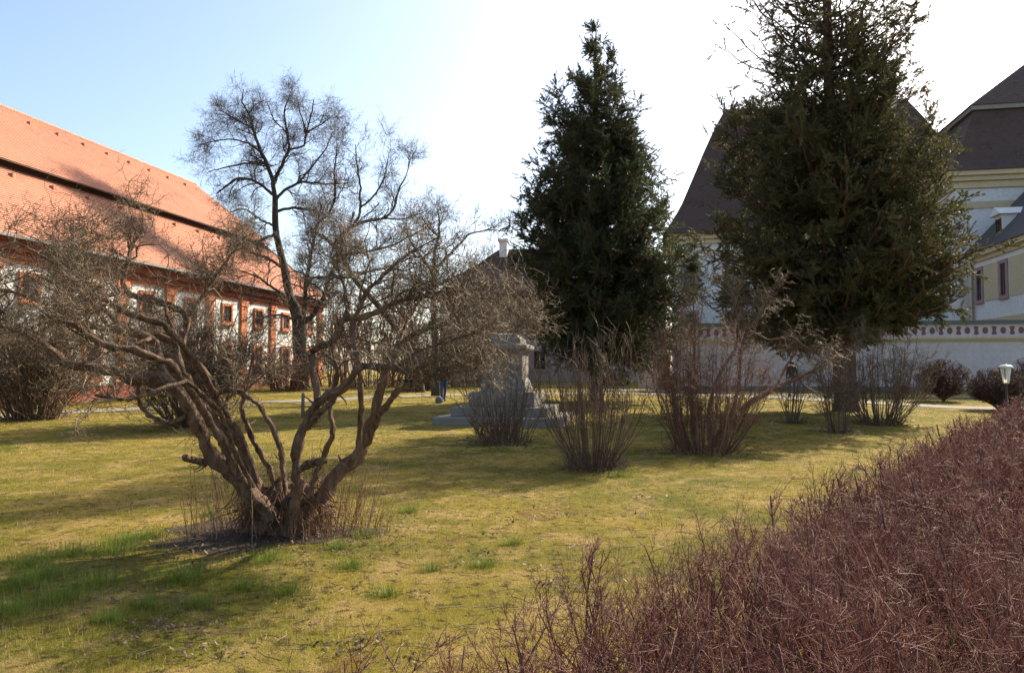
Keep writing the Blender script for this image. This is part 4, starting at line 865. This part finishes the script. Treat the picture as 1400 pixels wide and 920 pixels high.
# ================================================================== SMALL THINGS
# lantern
pL = gnd(1377, 567); LA = thing('path_lantern', 'short path lantern with frosted glass and pale cap beside the clipped bush', 'lamp', pL)
lathe('post', [(.10, 0), (.10, .03), (.045, .06), (.04, 1.0), (.06, 1.03), (.07, 1.06)], M['metal_dark'], LA, 12)
lathe('glass', [(.10, 1.06), (.13, 1.3), (.17, 1.58)], M['frosted'], LA, 12)
lathe('cap', [(.17, 1.58), (.23, 1.59), (.23, 1.62), (.16, 1.67), (.03, 1.70), (.02, 1.73)], M['whitepaint'], LA, 16)
for i in range(4):
    a = math.pi / 4 + i * math.pi / 2
    nb = NB(); nb.tubes(np.array([[[.105 * math.cos(a), .105 * math.sin(a), 1.05], [.175 * math.cos(a), .175 * math.sin(a), 1.59]]]), np.full((1, 2), .012), 5); nb.build('glazing_bar', M['metal_dark'], LA)
# little marker posts on the lawn
for px, py, lab in ((414, 571, 'short grey wooden stake standing in the lawn before the far path'), (437, 552, 'short dark stake beyond the grey one near the path')):
    b = gnd(px, py); s = lathe('stake', [(.055, -.1), (.055, .75), (.035, .80)], M['stone'], None, 8); s.location = b; tag(s, lab, 'stake')
# parked car
pc = at(842, 507, 52); CZ = float(gz(pc[0], 52))
CAR = thing('parked_car', 'dark hatchback with a bright windscreen parked beyond the whip shrub', 'car', (pc[0], 52, CZ), math.radians(82))
m, t, b = nmat('car_paint', 0.25, 0.6); b.inputs['Base Color'].default_value = (0.02, 0.028, 0.045, 1); b.inputs['Coat Weight'].default_value = .5
bump(t, b, noise(t, 3, 2, .5, objco(t)), .02, .002); M['car'] = m
m, t, b = nmat('windscreen_glass', 0.04, 0.5); b.inputs['Base Color'].default_value = (0.05, 0.06, 0.07, 1); b.inputs['IOR'].default_value = 2.6; bump(t, b, noise(t, 2, 2, .5, objco(t)), .03, .002); M['screen'] = m
m, t, b = nmat('tyre', 0.8, 0.3); b.inputs['Base Color'].default_value = (0.02, 0.02, 0.02, 1); bump(t, b, noise(t, 60, 2, .5, objco(t)), .2, .004); M['tyre'] = m
def car_body(name, prof, half, mat, parent, taper=.0):
    bm = bmesh.new(); L = [bm.verts.new((x, -half + taper * max(0, z - .9), z)) for x, z in prof]; Rr = [bm.verts.new((x, half - taper * max(0, z - .9), z)) for x, z in prof]; n = len(prof)
    bm.faces.new(L); bm.faces.new(Rr[::-1])
    for i in range(n): bm.faces.new((L[i], Rr[i], Rr[(i + 1) % n], L[(i + 1) % n]))
    bmesh.ops.recalc_face_normals(bm, faces=bm.faces); bmesh.ops.bevel(bm, geom=list(bm.edges), offset=.035, segments=2, affect='EDGES')
    me = bpy.data.meshes.new(name); bm.to_mesh(me); bm.free(); return link(name, me, mat, parent)
car_body('body', [(-2.0, .3), (-2.05, .7), (-1.85, .95), (-.95, 1.0), (1.75, 1.0), (2.0, .85), (2.05, .3)], .86, M['car'], CAR)
car_body('cabin', [(-1.0, .98), (-.35, 1.44), (1.1, 1.47), (1.8, 1.0)], .80, M['car'], CAR, .28)
for sy in (-1, 1):
    poly('side_window', [(-.75, sy * .80, 1.03), (1.45, sy * .80, 1.03), (1.05, sy * .69, 1.40), (-.30, sy * .69, 1.38)], [(0, 1, 2, 3)], M['glass'], CAR, .01)
    for xw in (-1.25, 1.25):
        w = lathe('wheel', [(.0, -.1), (.30, -.1), (.32, -.07), (.32, .07), (.30, .1), (.0, .1)], M['tyre'], CAR, 18); w.location = (xw, sy * .80, .32); w.rotation_euler = (math.pi / 2, 0, 0)
        r_ = lathe('rim', [(.0, -.015), (.19, -.015), (.21, .0), (.0, .03)], M['zinc'], w, 14); r_.location = (0, 0, -sy * .10)
    boxes('headlight', [(-2.04, -1.9, sy * .62 - .14, sy * .62 + .14, .68, .80)], M['frosted'], CAR, .02)
poly('windscreen', [(-1.00, -.70, 1.05), (-1.00, .70, 1.05), (-.42, .64, 1.43), (-.42, -.64, 1.43)], [(0, 1, 2, 3)], M['screen'], CAR, .01)

# people far off, each one continuous skinned body
def person(label, loc, rz, H, cols, hat=None, stride=.18, arm=.10):
    T = thing('person', label, 'person', loc, rz); k = H / 1.72
    J = {'pel': (0, 0, .95), 'wai': (0, .0, 1.10), 'che': (0, 0, 1.32), 'nec': (0, 0, 1.48), 'hd1': (0, -.02, 1.58), 'hd2': (0, -.01, 1.67)}
    E = [('pel', 'wai'), ('wai', 'che'), ('che', 'nec'), ('nec', 'hd1'), ('hd1', 'hd2')]; R = {'pel': (.15, .12), 'wai': (.14, .11), 'che': (.17, .12), 'nec': (.06, .06), 'hd1': (.085, .095), 'hd2': (.075, .085)}
    for s, nm in ((-1, 'l'), (1, 'r')):
        J.update({nm + 'hip': (s * .09, 0, .90), nm + 'kne': (s * .10, -.02 + s * stride * .5, .50), nm + 'ank': (s * .10, .02 + s * stride, .09), nm + 'toe': (s * .11, -.13 + s * stride, .04),
                  nm + 'sho': (s * .18, 0, 1.42), nm + 'elb': (s * .25, .03 - s * arm, 1.14), nm + 'wri': (s * .25, -.08 - s * arm, .91), nm + 'han': (s * .24, -.10 - s * arm, .82)})
        R.update({nm + 'hip': (.095, .10), nm + 'kne': (.062, .065), nm + 'ank': (.045, .05), nm + 'toe': (.04, .03), nm + 'sho': (.07, .07), nm + 'elb': (.052, .052), nm + 'wri': (.036, .036), nm + 'han': (.036, .028)})
        E += [('pel', nm + 'hip'), (nm + 'hip', nm + 'kne'), (nm + 'kne', nm + 'ank'), (nm + 'ank', nm + 'toe'), ('che', nm + 'sho'), (nm + 'sho', nm + 'elb'), (nm + 'elb', nm + 'wri'), (nm + 'wri', nm + 'han')]
    names = list(J); me = bpy.data.meshes.new('body'); me.from_pydata([tuple(c * k for c in J[n]) for n in names], [(names.index(a), names.index(b)) for a, b in E], [])
    tmp = bpy.data.objects.new('body', me); COL.objects.link(tmp); tmp.modifiers.new('s', 'SKIN'); tmp.modifiers.new('d', 'SUBSURF').levels = 2
    for i, n in enumerate(names):
        me.skin_vertices[0].data[i].radius = tuple(r * k for r in R[n]); me.skin_vertices[0].data[i].use_root = (n == 'pel')
    dg = bpy.context.evaluated_depsgraph_get(); m2 = bpy.data.meshes.new_from_object(tmp.evaluated_get(dg)); bpy.data.objects.remove(tmp)
    m2.materials.clear()
    for c in cols: m2.materials.append(c)
    for p in m2.polygons:
        c = p.center / k; p.use_smooth = True
        hand = abs(c.x) > .17 and c.z < .90 and c.z > .7
        p.material_index = 2 if (c.z > 1.50 or hand) else (0 if c.z > .88 else (1 if c.z > .10 else 3))
    link('body', m2, None, T)
    hair = lathe('hair' if hat is None else 'hat', [(.100 * k, -.03 * k), (.108 * k, .03 * k), (.095 * k, .09 * k), (.05 * k, .13 * k), (.005, .14 * k)], hat or M['hair'], T, 14); hair.location = (0, .015 * k, 1.62 * k)
    nose = lathe('nose', [(.016 * k, 0), (.004, .03 * k)], cols[2], T, 6); nose.location = (0, -.10 * k, 1.60 * k); nose.rotation_euler = (math.radians(80), 0, 0)
    return T
M['hair'] = plain('hair', (.04, .028, .02), (.03, .02, .015), 20, .7)
M['skin'] = plain('skin', (.48, .30, .22), (.44, .27, .2), 10, .6)
M['jacket_dark'] = plain('dark_jacket', (.022, .022, .032), (.016, .016, .022), 8, .85)
M['jeans'] = plain('blue_jeans', (.06, .085, .16), (.04, .06, .12), 8, .85)
M['coat_brown'] = plain('brown_coat', (.055, .034, .025), (.04, .026, .02), 8, .9)
M['grey_trs'] = plain('grey_trousers', (.13, .13, .14), (.10, .10, .11), 8, .9)
M['pink'] = plain('pink_knit', (.62, .16, .28), (.5, .12, .22), 20, .9)
M['shoe'] = plain('shoes', (.02, .02, .02), (.03, .03, .03), 10, .6)
M['paleblue'] = plain('pale_blue_cloth', (.13, .16, .21), (.10, .125, .165), 6, .8)
person('walker in dark jacket and blue jeans standing at the far edge of the lawn', gnd(606, 549), math.radians(25), 1.74, [M['jacket_dark'], M['jeans'], M['skin'], M['shoe']], None, .14)
person('person in a dark brown coat on the path before the court wall', gnd(1083, 542.5), math.radians(-30), 1.70, [M['coat_brown'], M['grey_trs'], M['skin'], M['shoe']], None, .12)
person('child with a pink hat behind the old gnarled shrub', gnd(286, 563), math.radians(60), 1.12, [M['jacket_dark'], M['jeans'], M['skin'], M['shoe']], M['pink'], .08)
b = gnd(600, 551); bgm = lathe('bag', [(.16, 0), (.24, .05), (.26, .2), (.22, .36), (.10, .42), (.05, .46)], M['paleblue'], None, 14); bgm.location = b; bgm.scale = (.6, .42, .62)
tag(bgm, 'pale blue bag standing on the lawn at the feet of the walker', 'bag')

# ================================================================== GROUND COVER
# bare soil under the old shrub
n = 40; V = []; c0 = gnd(330, 742)
for rr in (0, .45, .8, 1.0):
    for i in range(n):
        a = 2 * math.pi * i / n; q = rr * (1 + (.22 * math.sin(3 * a + 1) + .14 * math.sin(7 * a)) * rr); x, y = c0[0] + .98 * q * math.cos(a), c0[1] + .42 + .72 * q * math.sin(a)
        V.append((x, y, float(gz(x, y)) + .022 * (1 - rr) + .004))
Fc = [(j * n + i, j * n + (i + 1) % n, (j + 1) * n + (i + 1) % n, (j + 1) * n + i) for j in range(3) for i in range(n)]
so = poly('bare_soil', V, Fc, M['soil']); tag(so, kind='structure')

def in_hedge(x, y):
    w = (x - hs0[0]) * hn[0] + (y - hs0[1]) * hn[1]; s = (x - hs0[0]) * hd[0] + (y - hs0[1]) * hd[1]
    return (w > .05) & (s > -.8)
def blades(n, ylo, yhi, pw, h0, h1, w0, xr=.74):
    u = rng.random(n); y = (ylo ** pw + u * (yhi ** pw - ylo ** pw)) ** (1 / pw); x = (rng.random(n) * 2 - 1) * (xr * y + .3)
    k = ~(in_hedge(x, y) & (rng.random(n) > .15)) & ~(((x - c0[0]) / .8) ** 2 + ((y - c0[1] - .42) / .58) ** 2 < rng.random(n) ** .5)
    x, y = x[k], y[k]; n = len(x)
    cl = .6 + .4 * np.sin(3.1 * x + 1.7 * np.sin(2.3 * y)) * np.sin(2.7 * y + 1.1 * np.sin(1.9 * x))
    cl = cl * (.7 + .6 * np.sin(11.3 * x + 2 * np.sin(7.1 * y)) * np.sin(9.7 * y + 1.5 * np.sin(8.3 * x)))
    h = (h0 + (h1 - h0) * rng.random(n) ** 2.2) * (.55 + .6 * np.clip(cl, 0, 2))
    return x, y, h, w0 * (.6 + .8 * rng.random(n)), rng.random(n)
gx, gy, gh, gw, ga = [], [], [], [], []
for args in ((125000, 2.9, 8.0, 1.0, .018, .078, .0034), (70000, 8.0, 15, 1.0, .022, .072, .0072), (32000, 15, 34, 1.0, .03, .08, .018)):
    r_ = blades(*args); [l.append(v) for l, v in zip((gx, gy, gh, gw, ga), r_)]
# taller fresh tufts
TUFTS = [(155, 757, 9), (245, 792, 10), (362, 768, 6), (392, 812, 6), (462, 750, 5), (480, 776, 5), (175, 742, 7), (100, 760, 8), (85, 822, 8), (40, 775, 8), (130, 800, 8), (205, 735, 6), (20, 840, 8), (285, 705, 5), (530, 815, 4), (60, 790, 8), (330, 805, 5),
         (845, 652, 6), (660, 775, 4), (590, 780, 3), (270, 830, 5), (200, 830, 5), (150, 850, 4), (30, 800, 8), (560, 700, 4), (500, 735, 5), (700, 745, 4)]
AZT = []; a = np.zeros(0)
for (px, py, sz) in TUFTS:
    AZT.append(a); c = gnd(px, py); n = 62 * sz; r_ = np.abs(rng.normal(size=n)) * .034 * sz * .55; a = rng.random(n) * 6.283
    gx.append(c[0] + r_ * np.cos(a) * 1.3); gy.append(c[1] + r_ * np.sin(a)); gh.append((.06 + .10 * rng.random(n)) * (.55 + sz / 16)); gw.append(np.full(n, .0042)); ga.append(2.0 + .99 * rng.random(n))
AZT.append(a)
gx, gy, gh, gw, ga = [np.concatenate(v) for v in (gx, gy, gh, gw, ga)]
n = len(gx); az = rng.random(n) * 6.283; azt = np.concatenate(AZT); az[-len(azt):] = azt + rng.normal(size=len(azt)) * .7; lean = rng.random(n) ** 1.2 * 1.1
base = np.stack([gx, gy, gz(gx, gy) - .004], 1); dirv = norm(np.stack([np.cos(az) * lean, np.sin(az) * lean, np.ones(n)], 1)); sd = np.stack([-np.sin(az + .6), np.cos(az + .6), np.zeros(n)], 1)
V = np.stack([base - sd * (gw / 2)[:, None], base + sd * (gw / 2)[:, None], base + dirv * gh[:, None]], 1).reshape(-1, 3)
nb = NB(); nb.add(V, np.arange(3 * n).reshape(-1, 3), np.repeat(ga, 3)); g = nb.build('grass', M['blade'], None, smooth=False); tag(g, 'short patchy lawn grass with fresh green tufts', 'grass', kind='stuff')
# fallen leaves and bits
n = 4200; y = 3.0 + rng.random(n) ** 1.3 * 11; x = (rng.random(n) * 2 - 1) * .72 * y
k2 = 2300; x[:k2] = c0[0] + .2 + rng.normal(size=k2) * .75; y[:k2] = c0[1] + .35 + rng.normal(size=k2) * .55
cx_ = rng.random((60, 2)); cl = [gnd(180 + 700 * a, 680 + 230 * b_) for a, b_ in cx_]
for j in range(1500):
    c = cl[j % 60]; x[k2 + j] = c[0] + rng.normal() * .10; y[k2 + j] = c[1] + rng.normal() * .07
for (fx, fy, fr) in FEET:
    m_ = 160; x = np.append(x, fx + rng.normal(size=m_) * (fr * .8 + .15)); y = np.append(y, fy + rng.normal(size=m_) * (fr * .8 + .15))
kk = ~in_hedge(x, y); x, y = x[kk], y[kk]; n = len(x)
sz = (.008 + .015 * rng.random(n) ** 1.5) * np.clip(y / 9, 1, 2.2); a = rng.random(n) * 6.283; tilt = rng.normal(size=(n, 2)) * .35
U = np.stack([np.cos(a), np.sin(a), tilt[:, 0]], 1) * sz[:, None]; Wv = np.stack([-np.sin(a), np.cos(a), tilt[:, 1]], 1) * (sz * .6)[:, None]
c = np.stack([x, y, gz(x, y) + .012 + .014 * rng.random(n)], 1)
V = np.stack([c - U, c - Wv * .9 + U * .1, c + U, c + Wv + U * .1], 1); V[:, 0, 2] += sz * .3; V = V.reshape(-1, 3)
nb = NB(); nb.add(V, np.arange(4 * n).reshape(-1, 4), np.repeat(rng.random(n), 4)); lf = nb.build('fallen_leaves', M['dead_leaf'], None, smooth=False); tag(lf, 'dry brown leaf litter scattered over the lawn', 'leaf litter', kind='stuff')
# loose dead twigs on the lawn
n = 160; p = np.array([gnd(60 + 800 * rng.random(), 680 + 230 * rng.random() ** 1.2) for _ in range(n)]); p[:, 2] += .02
d = rng.normal(size=(n, 3)); d[:, 2] = 0; d = norm(d); ln = .06 + .2 * rng.random(n); Q = np.stack([p, p + d * (ln / 2)[:, None] + rng.normal(size=(n, 3)) * .012, p + d * ln[:, None]], 1); Q[:, :, 2] = gz(Q[:, :, 0], Q[:, :, 1]) + .022
nb = NB(); nb.tubes(Q, np.full((n, 3), .0028), 4); tw_ = nb.build('fallen_twigs', M['old_twig']); tag(tw_, 'dead twigs lying loose on the lawn', 'twigs', kind='stuff')

tris = sum(sum(len(p.vertices) - 2 for p in m.polygons) if len(m.polygons) < 3000 else int((np.frombuffer(np.array([0]), dtype=int).sum()) + len(m.loops) - 2 * len(m.polygons)) for m in bpy.data.meshes)
print('triangles', tris)
